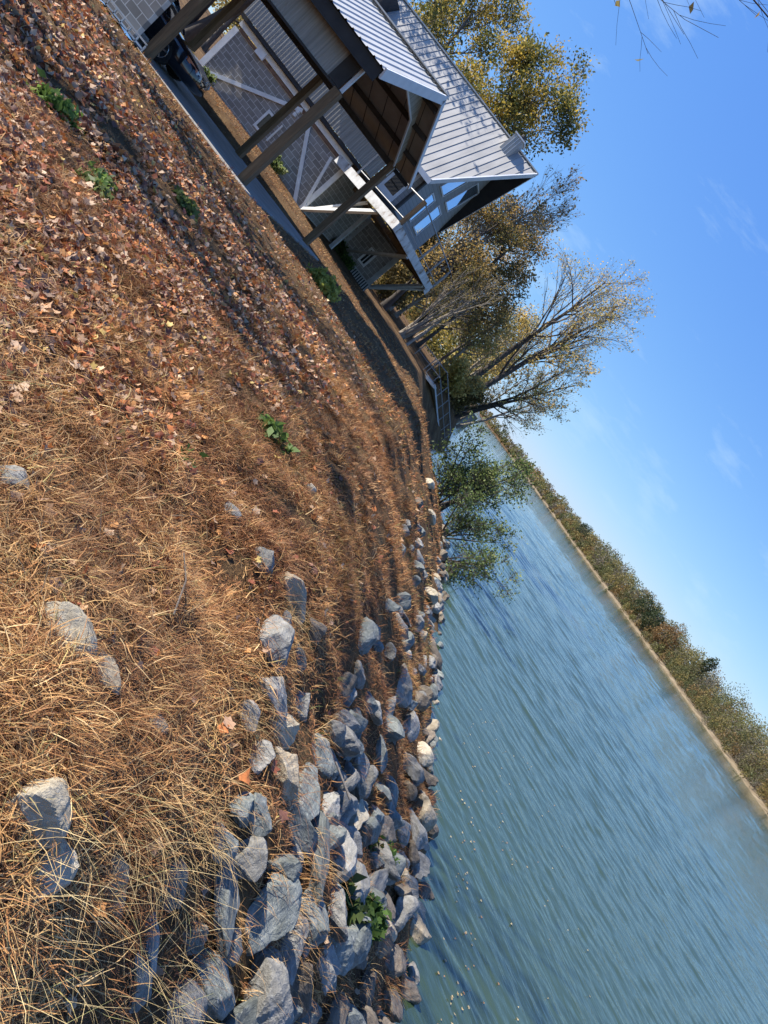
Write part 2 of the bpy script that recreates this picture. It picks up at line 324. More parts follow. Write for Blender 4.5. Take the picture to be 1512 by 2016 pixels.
ROCKS=[(0.05,1.65,0.082,0.076,61,3),(0.23,1.68,0.088,0.053,-82,3),(-0.94,2.42,0.067,0.057,-49,1),(-0.32,2.08,0.079,0.062,30,3),(-0.14,2.23,0.08,0.054,21,2),(0.11,2.46,0.047,0.041,-32,1),(-1.75,3.07,0.041,0.041,99,0),(0.43,2.04,0.076,0.038,-8,2),(0.72,2.25,0.075,0.056,-8,1),(0.77,2.1,0.097,0.071,30,0),(1.47,2.97,0.152,0.128,54,1),(1.16,2.65,0.143,0.11,-8,0),(1.21,3.04,0.141,0.098,-68,0),(0.95,2.83,0.172,0.057,-35,0),(0.89,2.97,0.083,0.065,-76,1),(1.12,3.22,0.122,0.083,43,0),(1.07,3.72,0.175,0.088,10,0),(1.07,3.95,0.131,0.077,-69,0),(0.79,3.53,0.103,0.09,34,2),(1.55,3.47,0.153,0.084,-66,1),(1.38,3.75,0.177,0.062,-49,0),(1.54,3.6,0.172,0.079,-39,0),(2.15,4.52,0.161,0.134,-20,0),(1.98,4.73,0.13,0.102,-60,1),(1.84,5.41,0.178,0.1,-78,3),(1.62,5.51,0.127,0.089,15,0),(1.03,4.43,0.136,0.094,-79,0),(0.61,3.66,0.099,0.071,48,3),(0.42,3.62,0.118,0.067,-8,1),(0.25,3.75,0.143,0.086,-63,1),(0.03,4.37,0.156,0.086,23,2),(-0.19,4.1,0.077,0.059,-20,1),(0.4,4.26,0.068,0.052,50,0),(0.33,4.61,0.084,0.07,49,4),(1.29,5.8,0.154,0.084,-76,0),(1.01,4.74,0.109,0.073,67,1),(2.15,5.78,0.134,0.101,22,0),(3.84,7.18,0.167,0.134,-19,2),(3.34,8.64,0.181,0.158,33,2),(3.01,9.39,0.134,0.106,4,3),(2.73,8.56,0.178,0.123,-22,1),(3.35,11.6,0.147,0.121,-98,2),(3.29,10.82,0.122,0.101,-73,4),(1.89,8.77,0.196,0.138,-8,1),(1.99,7.63,0.121,0.098,13,1),(2.39,7.1,0.163,0.098,-29,0),(0.92,7.02,0.11,0.078,-37,1),(1.78,7.65,0.132,0.098,-100,1),(2.11,15.8,0.185,0.15,76,3),(0.86,18.8,0.176,0.136,79,3),(0.15,20.51,0.147,0.118,60,3),(2.27,12.77,0.104,0.085,54,2),(2.53,11.75,0.105,0.078,55,1),(1.75,3.46,0.154,0.087,9,4),(2.11,4.03,0.113,0.065,30,0),(2.0,3.56,0.115,0.087,8,0),(2.45,4.23,0.119,0.085,-45,4),(2.43,4.7,0.112,0.078,-24,4),(2.85,5.42,0.119,0.09,35,4),(3.42,6.06,0.119,0.095,-29,4),(2.58,5.43,0.11,0.085,52,4),(3.16,6.6,0.102,0.077,36,4),(3.26,7.44,0.126,0.098,-34,1),(3.08,7.7,0.118,0.089,-5,1),(3.38,7.82,0.114,0.084,11,4),(2.66,7.02,0.113,0.081,-25,0),(2.44,5.86,0.104,0.077,26,0),(1.31,7.78,0.099,0.075,-8,1),(2.96,8.39,0.127,0.096,11,4),(1.34,4.13,0.064,0.048,-21,0),(1.46,5.01,0.081,0.062,-8,4),(0.78,3.12,0.074,0.062,-48,0),(0.62,3.31,0.065,0.052,-57,1),(0.71,3.02,0.072,0.06,14,0),(1.23,3.6,0.06,0.051,22,1),(1.52,3.21,0.052,0.044,52,3),(1.12,2.44,0.112,0.072,26,1),(1.11,2.8,0.069,0.05,-32,0),(0.66,4.27,0.072,0.056,-1,1),(0.19,4.11,0.078,0.056,11,1),(0.99,4.01,0.053,0.044,-1,4),(1.56,5.68,0.109,0.069,-21,1),(1.0,5.97,0.094,0.067,24,1),(2.41,8.86,0.133,0.1,-41,1),(3.02,8.7,0.105,0.086,44,1),(2.79,6.58,0.102,0.076,13,4),(2.18,4.93,0.089,0.066,16,0),(1.55,4.13,0.068,0.048,-43,1),(1.81,3.38,0.096,0.063,9,0),(2.75,4.79,0.114,0.076,-41,4),(3.54,5.79,0.138,0.092,-21,4),(-0.55,4.08,0.052,0.04,-1,1),(-0.54,5.86,0.052,0.039,70,3),(0.66,2.44,0.07,0.05,-8,0),(0.9,2.56,0.063,0.053,36,0),(0.73,2.83,0.068,0.052,27,0),(0.42,3.35,0.065,0.052,-5,1)]
RLAB = {0: 'large cream rock under straw at the left edge, upper of the two cream rocks', 1: 'cream rock in the dry grass just below the largest cream rock', 2: 'pale grey rock at the left edge of the lawn', 3: 'cream rock nearly hidden by dry grass on the slope', 4: 'tan rock just below the hidden cream rock in the grass',
 5: 'small round grey rock alone in the near grass', 6: 'dark grey rock cut by the left edge beside the fallen leaves', 7: 'weathered tan split stone among long straw', 8: 'grey rock under straw near the bottom left', 9: 'dark blue-grey rock in the grass near the bottom left',
 10: 'largest grey rock at the bottom of the bank, with pale face', 11: 'big blue-grey rock beside the largest grey rock', 12: 'bulky blue-grey rock above the largest grey rock', 13: 'long narrow blue-grey slab at the edge of the grass', 14: 'grey rock above the long narrow slab',
 17: 'pointed blue-grey rock at the upper end of the big blue rocks', 18: 'tan rock with brown lichen by the grass edge', 22: 'isolated blue-grey block low on the bank', 23: 'sunlit grey rock beside the broad-leaved weed', 24: 'brightest cream-topped rock in the middle of the bank',
 27: 'sunlit cream rock at the lip of the dry grass', 29: 'tall grey rock propping up the edge of the grass', 30: 'upright tan rock highest in the exposed bank', 37: 'lone tan boulder standing in the water edge near the bottom', 38: 'round tan boulder at the waterline half way along', 39: 'white rock at the waterline', 48: 'small white rock by the water far along the bank', 49: 'farthest small pale rock below the crest'}
# ------------------------------------------------------------------ ground and river
def spaced(lo, hi, fine0, fine1, step, grow=1.16):
    a = list(np.arange(fine0, fine1, step)); s = step
    x = fine1
    while x < hi: a.append(x); s *= grow; x += s
    a.append(hi); s = step; x = fine0; pre = []
    while x > lo: s *= grow; x -= s; pre.append(x)
    pre[-1] = lo
    return np.array(sorted(set(pre + a)))
gx = np.unique(np.concatenate([spaced(-900, 1500, -9.5, 5.0, .11), np.arange(40, 150, 3.0)])); gy = np.unique(np.concatenate([spaced(-60, 3000, -.6, 16, .11, 1.03)]))
GX, GY = np.meshgrid(gx, gy, indexing='ij'); GZ = terr(GX, GY)
idx = np.arange(GX.size).reshape(GX.shape)
q = np.stack([idx[:-1, :-1], idx[1:, :-1], idx[1:, 1:], idx[:-1, 1:]], -1).reshape(-1, 4)
tag(np_mesh('ground', np.stack([GX.ravel(), GY.ravel(), GZ.ravel()], 1), [q], M['ground'], smooth=True), kind='structure')
# the river surface: wind ripples as real waves, meshed finer near the bank
rr = [4.0]
while rr[-1] < 900: rr.append(rr[-1] * 1.0036 + .004)
rr = np.array(rr); th = np.radians(np.linspace(-42, 62, 760)); RR, TH = np.meshgrid(rr, th, indexing='ij')
WX, WY = RR * np.sin(TH), RR * np.cos(TH) + 0.
rw = np.random.default_rng(31); WZ = np.zeros_like(WX); spac = np.maximum(RR * .0036 + .004, RR * .0024)
gust = .62 + .38 * np.clip(np.sin(WX * .075 + 1.3 * np.sin(WY * .043)) + np.sin(WY * .061 + WX * .02 + 1.), -1, 1) * np.clip(RR / 25, .3, 1)
for k in range(64):
    lam = .13 * (1.9 / .13) ** (k / 63.) * rw.uniform(.9, 1.1); a = math.radians(53 + rw.normal(0, 19 + 7 * (lam < .4))); kx, ky = math.cos(a) * 2 * PI / lam, math.sin(a) * 2 * PI / lam
    env = .55 + .45 * np.sin(WX * rw.uniform(.15, .5) / lam ** .5 + rw.uniform(0, 6)) * np.sin(WY * rw.uniform(.15, .5) / lam ** .5 + rw.uniform(0, 6))
    WZ += (.0066 * lam ** .92) * np.clip(RR / (32 * lam + 1.), .05, 1) * env * np.clip(lam / (3.2 * spac) - .6, 0, 1) * np.sin(kx * WX + ky * WY + rw.uniform(0, 6.28) + .5 * np.sin(WX * .6 / lam ** .5 + k))
WZ *= gust * np.clip(.85 + RR / 90, .85, 1.55)
idx = np.arange(WX.size).reshape(WX.shape); q = np.stack([idx[:-1, 1:], idx[1:, 1:], idx[1:, :-1], idx[:-1, :-1]], -1).reshape(-1, 4)
qc = WX.ravel()[q].mean(1); qy = WY.ravel()[q].mean(1)
q = q[(qc > np.interp(qy, XS[:, 0], XS[:, 1]) - 2.5) & (qc < np.interp(qy, XF[:, 0], XF[:, 1]) + 3)]
us = np.unique(q); remap = np.zeros(WX.size, int); remap[us] = np.arange(len(us))
tag(np_mesh('water', np.stack([WX.ravel(), WY.ravel(), WZ.ravel()], 1)[us], [remap[q][:, ::-1]], M['water'], smooth=True), kind='structure')
SLAB = 2.86
tag(MB().box(-30, -7.3, 15.35, 21.9, 2.3, SLAB).build('paving', M['concrete'], bevel=.02), kind='structure')

# ------------------------------------------------------------------ ribbed sheet helper
def ribbed(o, u, v, nu, width, height, pitch=.23, depth=.03, rib=.3, thick=0):
    """corrugated sheet: origin o, u along the width, v along the ribs, nu outward"""
    o, u, v, nu = map(np.array, (o, u, v, nu)); prof = []
    n = int(width / pitch)
    for i in range(n):
        a = i * pitch
        prof += [(a, 0), (a + pitch * (1 - rib), 0), (a + pitch * (1 - rib * .75), depth), (a + pitch * (1 - rib * .25), depth)]
    prof.append((n * pitch, 0)); prof.append((width, 0))
    V = []
    for a, d in prof: V += [o + u * a + nu * d, o + u * a + nu * d + v * height]
    F = [(2 * i, 2 * i + 2, 2 * i + 3, 2 * i + 1) for i in range(len(prof) - 1)]
    return MB().add(V, F)

# ------------------------------------------------------------------ house
house = empty('house', (-13.5, 31, 2.9), 'grey two-storey house with block ground floor and steep pale ribbed metal roof behind the carport', 'house')
MB().box(-18.1, -11.3, 28, 28.2, 2.4, 5.42).build('block_wall', M['blockX'], house)['label'] = 'long concrete block wall facing the lawn'
MB().box(-11.5, -11.3, 28.2, 34.2, 2.4, 5.5).build('block_wall', M['blockY'], house)['label'] = 'shaded block wall set back under the deck'
MB().box(-11.3, -9.0, 34.2, 34.4, 2.5, 5.3).build('block_wall', M['blockX'], house)['label'] = 'short block wall with a narrow window under the deck'
MB().box(-18.1, -17.9, 28.2, 34.2, 2.4, 5.5).build('block_wall', M['blockY'], house)
MB().box(-18.15, -11.25, 27.93, 28.0, 5.56, 5.78).build('floor_band', M['white'], house)
MB().box(-18.0, -11.3, 27.95, 28.0, 5.42, 5.54).build('ledger_board', M['rust'], house)
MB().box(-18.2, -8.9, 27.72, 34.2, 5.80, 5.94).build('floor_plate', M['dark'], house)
for x0, x1, y, z0, z1 in ((-18.22, -17.97, 27.95, 2.7, 5.42), (-11.42, -11.22, 27.94, 2.9, 5.42), (-11.36, -11.16, 34.13, 2.8, 5.3), (-9.16, -8.92, 34.12, 2.8, 5.3)):
    MB().box(x0, x1, y, y + .055, z0, z1).build('corner_board', M['greywood'] if y > 30 else M['white'], house)
for a, b in (((-18.0, 27.95, 3.35), (-14.05, 27.95, 5.48)), ((-13.6, 27.95, 5.48), (-11.62, 27.95, 3.1))):
    MB().beam(a, b, .05, .15).build('wall_brace', M['white'], house)
def window(x0, x1, y, z0, z1, par, axis='X', fw=.09, gm='darkglass', mull=False):
    """frame proud of the wall and a pane inside; axis X: wall faces -y; axis Y: wall faces +x"""
    m = MB()
    def bx(a0, a1, b0, b1, d0, d1):
        if axis == 'X': m.box(a0, a1, y - d1, y - d0, b0, b1)
        else: m.box(y + d0, y + d1, a0, a1, b0, b1)
    bx(x0, x1, z0, z0 + fw, .002, .05); bx(x0, x1, z1 - fw, z1, .002, .05)
    bx(x0, x0 + fw, z0 + fw, z1 - fw, .002, .05); bx(x1 - fw, x1, z0 + fw, z1 - fw, .002, .05)
    if mull: bx((x0 + x1) / 2 - .02, (x0 + x1) / 2 + .02, z0 + fw, z1 - fw, .02, .045)
    w = m.build('window_frame', M['trim'] if axis == 'Y' else M['white'], par)
    w['label'] = 'white framed window'
    m = MB(); bx(x0 + fw, x1 - fw, z0 + fw, z1 - fw, .004, .018)
    m.build('pane', M[gm], w); return w
window(-14.98, -14.5, 28.0, 3.68, 4.53, house, fw=.10)
window(-10.25, -9.77, 34.2, 3.66, 4.55, house, fw=.10, mull=True)
ribbed((-18.2, 27.7, 5.95), (1, 0, 0), (0, 0, 1), (0, -1, 0), 7.9, 1.75, .15, .010, .45).build('ribbed_wall', M['ribmetal'], house)
MB().box(-10.3, -8.9, 27.85, 28.0, 5.94, 8.3).build('siding_wall', M['siding'], house)
def roofz(y): return 7.56 + (y - 27) if y < 30.9 else 11.46 - (y - 30.9)
gm_ = MB().prism([(-8.9, 28.0, 5.94), (-8.9, 34.6, 5.94), (-8.9, 34.6, 7.6), (-8.9, 28.0, 7.6)], (-.15, 0, 0))
def lean(z): return -8.9 + max(0., z - 7.6) * .18
gm_.add([(lean(7.6), 28.0, 7.6), (lean(7.6), 34.6, 7.6), (lean(roofz(34.6) - .16), 34.6, roofz(34.6) - .16), (lean(11.26), 30.9, 11.26), (lean(roofz(28) - .16), 28.0, roofz(28) - .16)], [(0, 1, 2, 3, 4)])
gm_.build('gable_wall', M['siding'], house)
def lean_obj(o):
    for ob in [o] + list(o.children):
        for v in ob.data.vertices:
            zz = v.co.z + ORIG[house][2]; v.co.x += max(0., zz - 7.6) * .18
MB().box(-8.94, -8.84, 27.80, 28.0, 5.95, 8.3).build('corner_board', M['dark'], house)
lean_obj(window(29.2, 30.5, -8.9, 7.95, 9.1, house, 'Y', .06, 'glass')); lean_obj(window(31.3, 32.7, -8.9, 8.0, 9.55, house, 'Y', .06, 'glass'))
window(29.4, 30.45, -8.9, 6.32, 7.65, house, 'Y', .06, 'glass'); window(31.25, 32.6, -8.9, 6.35, 7.76, house, 'Y', .06, 'glass')
dm = MB(); dm.box(-9.95, -9.83, 27.79, 27.85, 5.96, 7.9); dm.box(-9.27, -9.15, 27.79, 27.85, 5.96, 7.9); dm.box(-9.83, -9.27, 27.79, 27.85, 7.74, 7.9); dm.box(-9.83, -9.27, 27.79, 27.85, 5.96, 6.2)
door = dm.build('door', M['trim'], house); door['label'] = 'pale framed glass door onto the deck'
MB().box(-9.83, -9.27, 27.80, 27.835, 6.2, 7.74).build('pane', M['darkglass'], door)
MB().box(-9.80, -9.77, 27.74, 27.80, 6.85, 7.0).build('handle', M['chrome'], door)
# main roof: steep panels with standing seams, both ends run out to a point at the ridge
LE, LR, RE, RR = -14.0, -17.3, -8.5, -7.15
rf = MB()
for (ye, s) in ((27.0, 1), (34.8, -1)):
    a, b, c, d = (LE, ye, 7.56), (RE if s > 0 else -8.87, ye, 7.56), (RR, 30.9, 11.46), (LR, 30.9, 11.46)
    P = [a, b, c, d] if s > 0 else [b, a, d, c]
    rf.prism([Vector(p) - Vector((0, 0, .1)) for p in P], (0, 0, .1))
sm = rf
x = LR + .1
while x < RR:
    ye = 27.0
    if x < LE: ye = 27 + 3.9 * (LE - x) / (LE - LR)
    if x > RE: ye = 27 + 3.9 * (x - RE) / (RR - RE)
    if ye < 30.8:
        p, q = Vector((x, ye, roofz(ye) + .012)), Vector((x, 30.88, 11.452)); sm.beam(p, q, .030, .034, up=(0, -1, 1))
    x += .285
roof = rf.build('roof', M['mainroof'], house)
fm = MB()
fm.beam((RE, 26.98, 7.50), (RR + .03, 30.92, 11.42), .05, .2, up=(0, -1, 1)); fm.beam((-8.87, 34.82, 7.50), (RR + .03, 30.92, 11.42), .05, .2, up=(0, 1, 1))
fm.box(LE, RE + .02, 26.94, 26.99, 7.36, 7.56); fm.beam((LE - .02, 26.98, 7.46), (LR - .03, 30.92, 11.36), .05, .26, up=(0, -1, 1))
fm.build('roof_fascia', M['trim'], roof)
MB().beam((LR - .05, 30.9, 11.49), (RR + .06, 30.9, 11.49), .16, .05).build('ridge_cap', M['roofmetal'], roof)
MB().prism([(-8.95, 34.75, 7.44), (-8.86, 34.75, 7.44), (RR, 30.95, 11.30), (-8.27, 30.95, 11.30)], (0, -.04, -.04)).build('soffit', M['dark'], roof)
cm = MB().prism([(-8.78, 30.25, 10.6), (-8.26, 30.25, 10.6), (-8.26, 30.25, 11.62), (-8.78, 30.25, 11.62)], (0, .5, 0))
chim = cm.build('chimney', M['mainroof'], roof)
cm = MB().box(-8.82, -8.22, 30.21, 30.79, 11.62, 11.67); [cm.beam((xx, 30.24, 10.7), (xx, 30.24, 11.61), .02, .02, up=(0, 1, 0)) for xx in (-8.65, -8.52, -8.39)]
cm.build('chimney_cap', M['trim'], chim)
MB().tube([(-8.5, 30.5, 11.66), (-8.5, 30.5, 11.76), (-8.5, 30.5, 11.77), (-8.5, 30.5, 11.86)], [.08, .08, .12, .11], 12).build('flue', M['dark'], chim)
MB().box(-18.2, -15.6, 29.0, 33.8, 5.94, 11.0).build('dark_recess_box', M['dark'], house)  # dark box added in place of the dark recess left of the roof
MB().box(-14.19, -14.13, 27.93, 27.99, 3.72, 4.55).build('conduit', M['pvc'], house)
for z0, z1 in ((5.10, 5.24), (5.26, 5.40)): MB().box(-14.2, -14.08, 27.88, 27.99, z0, z1).build('meter_box', M['white'], house)
MB().box(-16.95, -16.5, 27.87, 27.945, 5.40, 5.74).build('electrical_board', M['white'], house)

# ------------------------------------------------------------------ deck round the river end of the house
deck = empty('deck', (-9, 30, 5.4), 'raised deck with weathered white edge beams at the river end of the house', 'deck')
D0, D1, D2, D3 = Vector((-11.75, 27.78, 0)), Vector((-7.3, 24.4, 0)), Vector((-6.8, 33.2, 0)), Vector((-7.25, 35.6, 0))
def z_(p, z): return Vector((p.x, p.y, z))
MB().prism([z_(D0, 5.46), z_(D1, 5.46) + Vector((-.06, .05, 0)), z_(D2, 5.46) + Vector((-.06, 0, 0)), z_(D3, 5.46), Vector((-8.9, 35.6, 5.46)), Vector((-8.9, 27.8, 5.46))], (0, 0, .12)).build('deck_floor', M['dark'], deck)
for a, b, zc, m in ((D0, D1, 5.44, 'weathered'), (D1 + Vector((0, .03, 0)), D2, 5.44, 'weathered'), (D2 + Vector((-.12, -.1, 0)), D3, 5.34, 'weathered')):
    MB().beam(z_(a, zc), z_(b, zc), .06, .33).build('edge_beam', M[m], deck)
jm = [((-11.3, 30.0), (-7.1, 30.0)), ((-11.3, 32.0), (-7.0, 32.0)), ((-11.0, 34.1), (-7.1, 34.1)), ((-9.3, 28.4), (-9.3, 35.4))]
for p, q_ in jm: MB().beam((*p, 5.36), (*q_, 5.36), .09, .19).build('joist', M['post'], deck)
for a, b, w in (((-11.25, 27.9, 3.2), (-8.4, 25.35, 5.28), .13), ((-11.25, 27.88, 3.2), (-11.9, 27.75, 5.28), .11), ((-11.2, 27.9, 3.2), (-9.4, 26.9, 5.28), .09),
                ((-11.1, 34.0, 3.3), (-7.1, 27.6, 5.26), .11), ((-8.95, 34.15, 3.25), (-6.95, 32.5, 5.26), .13), ((-8.95, 34.4, 3.3), (-7.05, 33.6, 5.24), .13)):
    MB().beam(a, b, w, w).build('knee_brace', M['greywood'] if a[1] > 30 else M['white'], deck)
MB().beam((-10.35, 30.7, 2.9), (-10.35, 30.7, 5.3), .16, .16).build('deck_post', M['greywood'], deck)
MB().beam((-7.3, 24.45, 5.6), (-7.3, 24.45, 6.66), .14, .14).build('rail_post', M['post'], deck)
for p in (D0 + Vector((1.3, -.9, 0)), D2, (D1 + D2) / 2, D1 * .25 + D2 * .75, D3): MB().beam(z_(p, 5.6), z_(p, 6.62), .07, .07).build('rail_post', M['galv'], deck)
for a, b in ((D0 + Vector((1.3, -.9, 0)), D1), (D1, D2), (D2, D3)):
    for z, r in ((6.62, .028), (5.78, .02)):
        MB().tube([z_(a, z), z_(b, z)], r, 6).build('rail', M['galv'], deck)
skirt = empty('slatted_skirt', (-9.8, 33.9, 3.0), 'low dark slatted skirting fence below the narrow window wall', 'fence')
sk = MB()
for i in range(14): sk.box(-10.6 + i * .13, -10.54 + i * .13, 33.9, 33.93, 2.9, 3.38 )
sk.build('slats', M['greywood'], skirt)
sk = MB(); sk.box(-10.65, -8.8, 33.86, 33.9, 3.36, 3.41); sk.box(-10.65, -8.8, 33.86, 33.9, 2.9, 2.98); sk.build('rail', M['greywood'], skirt)
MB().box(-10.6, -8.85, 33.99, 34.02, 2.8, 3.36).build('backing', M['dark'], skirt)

# ------------------------------------------------------------------ carport
car_port = empty('carport', (-12, 18.8, SLAB), 'open timber carport with ribbed galvanised gable roof on brown posts in front of the house', 'carport')
CX0, CX1 = -27.0, -7.25  # left end lengthened out of view to keep sun off the block wall
yN, yR, yF, zN, zR, zF = 15.6, 18.8, 22.0, 6.67, 7.94, 6.38
un = Vector((0, yR - yN, zR - zN)).normalized(); nn = Vector((0, -un.z, un.y)); uf = Vector((0, yF - yR, zF - zR)).normalized(); nf_ = Vector((0, -uf.z, uf.y))
cr = ribbed((CX0, yN - .12, zN - .05), (1, 0, 0), tuple(un), tuple(nn), CX1 - CX0, (Vector((0, yR - yN + .12, zR - zN + .05))).length,   .24, .026, .28).build('roof', M['roofmetal'], car_port)
cr['label'] = 'sunlit ribbed galvanised near roof slope'
ribbed((CX1, yF + .1, zF - .05), (-1, 0, 0), tuple(-uf), tuple(nf_), CX1 - CX0, Vector((0, yF - yR + .1, zF - zR - .05)).length, .24, .032, .3).build('roof', M['roofmetal'], car_port)
MB().beam((CX0, yR, zR + .045), (CX1 + .03, yR, zR + .045), .3, .03).build('ridge_cap', M['roofmetal'], car_port)
MB().prism([(CX0, yR, zR - .05), (CX1 + .0, yR, zR - .05), (CX1 + .0, yF, zF - .05), (CX0, yF, zF - .05)], (0, 0, -.02)).build('ceiling', M['brown_ceiling'], car_port)
jn = MB()
for i in range(14):
    xx = CX1 - .45 - i * .62; p, q_ = Vector((xx, yR + .05, zR - .085)), Vector((xx, yF - .02, zF - .07)); jn.beam(p, q_, .02, .012)
jn.build('ceiling_joints', M['purlin'], car_port)
for f_ in (.12, .42, .72): 
    p = Vector((0, yR + (yF - yR) * f_, zR + (zF - zR) * f_ - .13)); MB().beam((CX0, p.y, p.z), (CX1 - .03, p.y, p.z), .08, .13).build('purlin', M['purlin'], car_port)
MB().prism([(CX0, yN, zN - .1), (CX1, yN, zN - .1), (CX1, yR, zR - .1), (CX0, yR, zR - .1)], (0, 0, -.02)).build('ceiling', M['brown_ceiling'], car_port)
MB().box(CX0, CX1 - .05, yN - .04, yN, zN - .36, zN - .06).build('eave_board', M['dark'], car_port)
MB().box(CX0, CX1 - .05, yF, yF + .04, zF - .2, zF - .08).build('eave_board', M['dark'], car_port)
for (a, b, up, lb) in (((CX1 + .02, yN - .1, zN - .11), (CX1 + .02, yR + .02, zR - .06), (0, -.4, 1), 1), ((CX1 + .02, yF + .08, zF - .11), (CX1 + .02, yR - .02, zR - .06), (0, .45, 1), 2)):
    MB().beam(a, b, .045, .24 if lb == 1 else .13, up=up).build('rake_fascia', M['trim'], car_port)
def rz_(y): return (zN + (y - yN) * (zR - zN) / (yR - yN) if y < yR else zR + (y - yR) * (zF - zR) / (yF - yR)) - .13
GXp = -7.8
def gable_piece(poly):
    MBx.add([(GXp, y, z) for y, z in poly] , [tuple(range(len(poly)))]); 
def ribbed_strip(y0, y1, zlo, zhi, pitch=.11):
    n = max(2, int((y1 - y0) / pitch)); ys = np.linspace(y0, y1, n * 2 + 1); V = []
    for i, y in enumerate(ys):
        d = .022 if i % 2 else 0.
        V += [(GXp + d, y, zlo(y)), (GXp + d, y, zhi(y))]
    MBx.add(V, [(2 * i, 2 * i + 2, 2 * i + 3, 2 * i + 1) for i in range(len(ys) - 1)])
MBx = MB()
ribbed_strip(16.0, 18.0, lambda y: 6.45 + (y - 16.0) * .39, rz_); ribbed_strip(18.0, 18.8, lambda y: 7.23 - (y - 18.0) * .078, rz_)
ribbed_strip(18.8, 19.67, lambda y: 7.17 - (y - 18.8) * .078, rz_); ribbed_strip(19.67, 21.46, lambda y: 7.1 - (y - 19.67) * .503, rz_)
MBx.build('gable_panel', M['ribmetal'], car_port)['label'] = 'ribbed gable panel cut out above the opening'
tm = MB()
for a, b in (((16.0, 6.45), (18.0, 7.23)), ((18.0, 7.23), (19.67, 7.1)), ((19.67, 7.1), (21.46, 6.2))): tm.beam((GXp + .02, *a), (GXp + .02, *b), .05, .05)
tm.beam((GXp + .03, 15.98, 5.72), (GXp + .03, 15.98, 6.72), .07, .07); tm.beam((GXp + .03, 21.5, 6.22), (GXp + .03, 21.5, 5.9), .05, .05)
tm.build('opening_trim', M['trim'], car_port)
ribbed((CX0, 15.96, 5.72), (1, 0, 0), (0, 0, 1), (0, -1, 0), -7.8 - CX0 - .35, .98, .15, .010, .45).build('apron_panel', M['ribmetal'], car_port)['label'] = 'ribbed apron panel hung below the eave'
MB().box(-8.2, -7.83, 15.92, 15.95, 5.72, 6.6).build('apron_end_board', M['dark'], car_port)
MB().box(CX0, -7.75, 15.93, 16.0, 5.665, 5.715).build('header_beam', M['dark'], car_port)
MB().box(CX0, -7.75, 21.44, 21.58, 6.1, 6.26).build('header_beam', M['purlin'], car_port)
for x, y, z0, z1, w in ((-7.82, 16.0, 2.5, 5.70, .21), (-11.35, 16.0, 2.5, 5.66, .21), (-14.9, 16.0, 2.5, 5.66, .21), (-7.85, 21.5, 2.5, 6.3, .2), (-11.15, 21.5, 2.5, 6.1, .2), (-14.45, 21.5, 2.5, 6.1, .2), (-17.8, 21.5, 2.5, 6.1, .2)):
    MB().box(x - w / 2, x + w / 2, y - w / 2, y + w / 2, z0, z1).build('post', M['post'], car_port, bevel=.008)

# ------------------------------------------------------------------ things round the carport
wall = empty('low_block_wall', (-13, 15.7, 3.0), 'grey-blue concrete block wall standing by the left carport post', 'wall')
MB().box(-17, -11.6, 15.62, 15.78, 2.9, 4.6).build('blocks', M['blockX'], wall)
lad = empty('ladder', (-11.9, 15.4, 2.9), 'aluminium ladder lying on its edge along the carport slab', 'ladder')
for z in (2.9, 3.03): MB().beam((-13.6, 15.3, z), (-11.0, 15.3, z + .04), .03, .035).build('rail', M['alu'], lad)
for i in range(11): MB().beam((-13.5 + i * .25, 15.3, 2.90), (-13.5 + i * .25, 15.3, 3.04), .03, .03).build('rung', M['alu'], lad)
rng = np.random.default_rng(5)
bt = MB(); tx = np.linspace(-12.25, -10.95, 14)
V = []
for x in tx: V += [(x, 15.0 + .05 * math.sin(x * 9), terr(x, 15.0) + .05 + .02 * math.sin(x * 13)), (x, 15.22, 2.88 + .03 * math.sin(x * 7)), (x, 15.24, 2.84)]
F = []
for i in range(13): F += [(3 * i, 3 * i + 3, 3 * i + 4, 3 * i + 1), (3 * i + 1, 3 * i + 4, 3 * i + 5, 3 * i + 2)]
bo = bt.add(V, F).build('tarpaulin', M['bluetarp']); tag(bo, 'crumpled blue plastic sheet on the ground below the ladder', 'tarpaulin')
dp = empty('downpipe', (-16, 27.6, 2.9), 'long white plastic pipe lying along the foot of the block wall', 'pipe')
MB().tube([(-17.6, 27.65, 3.0), (-16, 27.65, 3.0), (-14.65, 27.65, 3.02)], .075, 12).build('pipe', M['pvc'], dp, smooth=True)
MB().tube([(-14.72, 27.65, 3.02), (-14.6, 27.65, 3.02)], .095, 12).build('collar', M['dark'], dp, smooth=True)

# car ------------------------------------------------------------------
CP, CYAW = Vector((-13.72, 17.75, SLAB)), math.radians(14)
carr = empty('car', CP, 'black car parked under the carport with its nose towards the river', 'car')
Rz = Matrix.Rotation(CYAW, 3, 'Z')
def cw(s, y, z): return CP + Rz @ Vector((1.45 + .95 - s, y, z))       # s metres back from the nose
def loft(st, n=20):
    V, F = [], []
    for s, hw, zb, zt, px in st:
        for k in range(n):
            t = 2 * PI * k / n; c, d = math.cos(t), math.sin(t)
            yy = hw * math.copysign(abs(c) ** px, c); zz = (zb + zt) / 2 + (zt - zb) / 2 * math.copysign(abs(d) ** px, d)
            V.append(cw(s, yy, zz))
    for i in range(len(st) - 1):
        for k in range(n): F.append((i * n + k, i * n + (k + 1) % n, (i + 1) * n + (k + 1) % n, (i + 1) * n + k))
    F.append(tuple(range(n))[::-1]); F.append(tuple(range((len(st) - 1) * n, len(st) * n)))
    return MB().add(V, F)
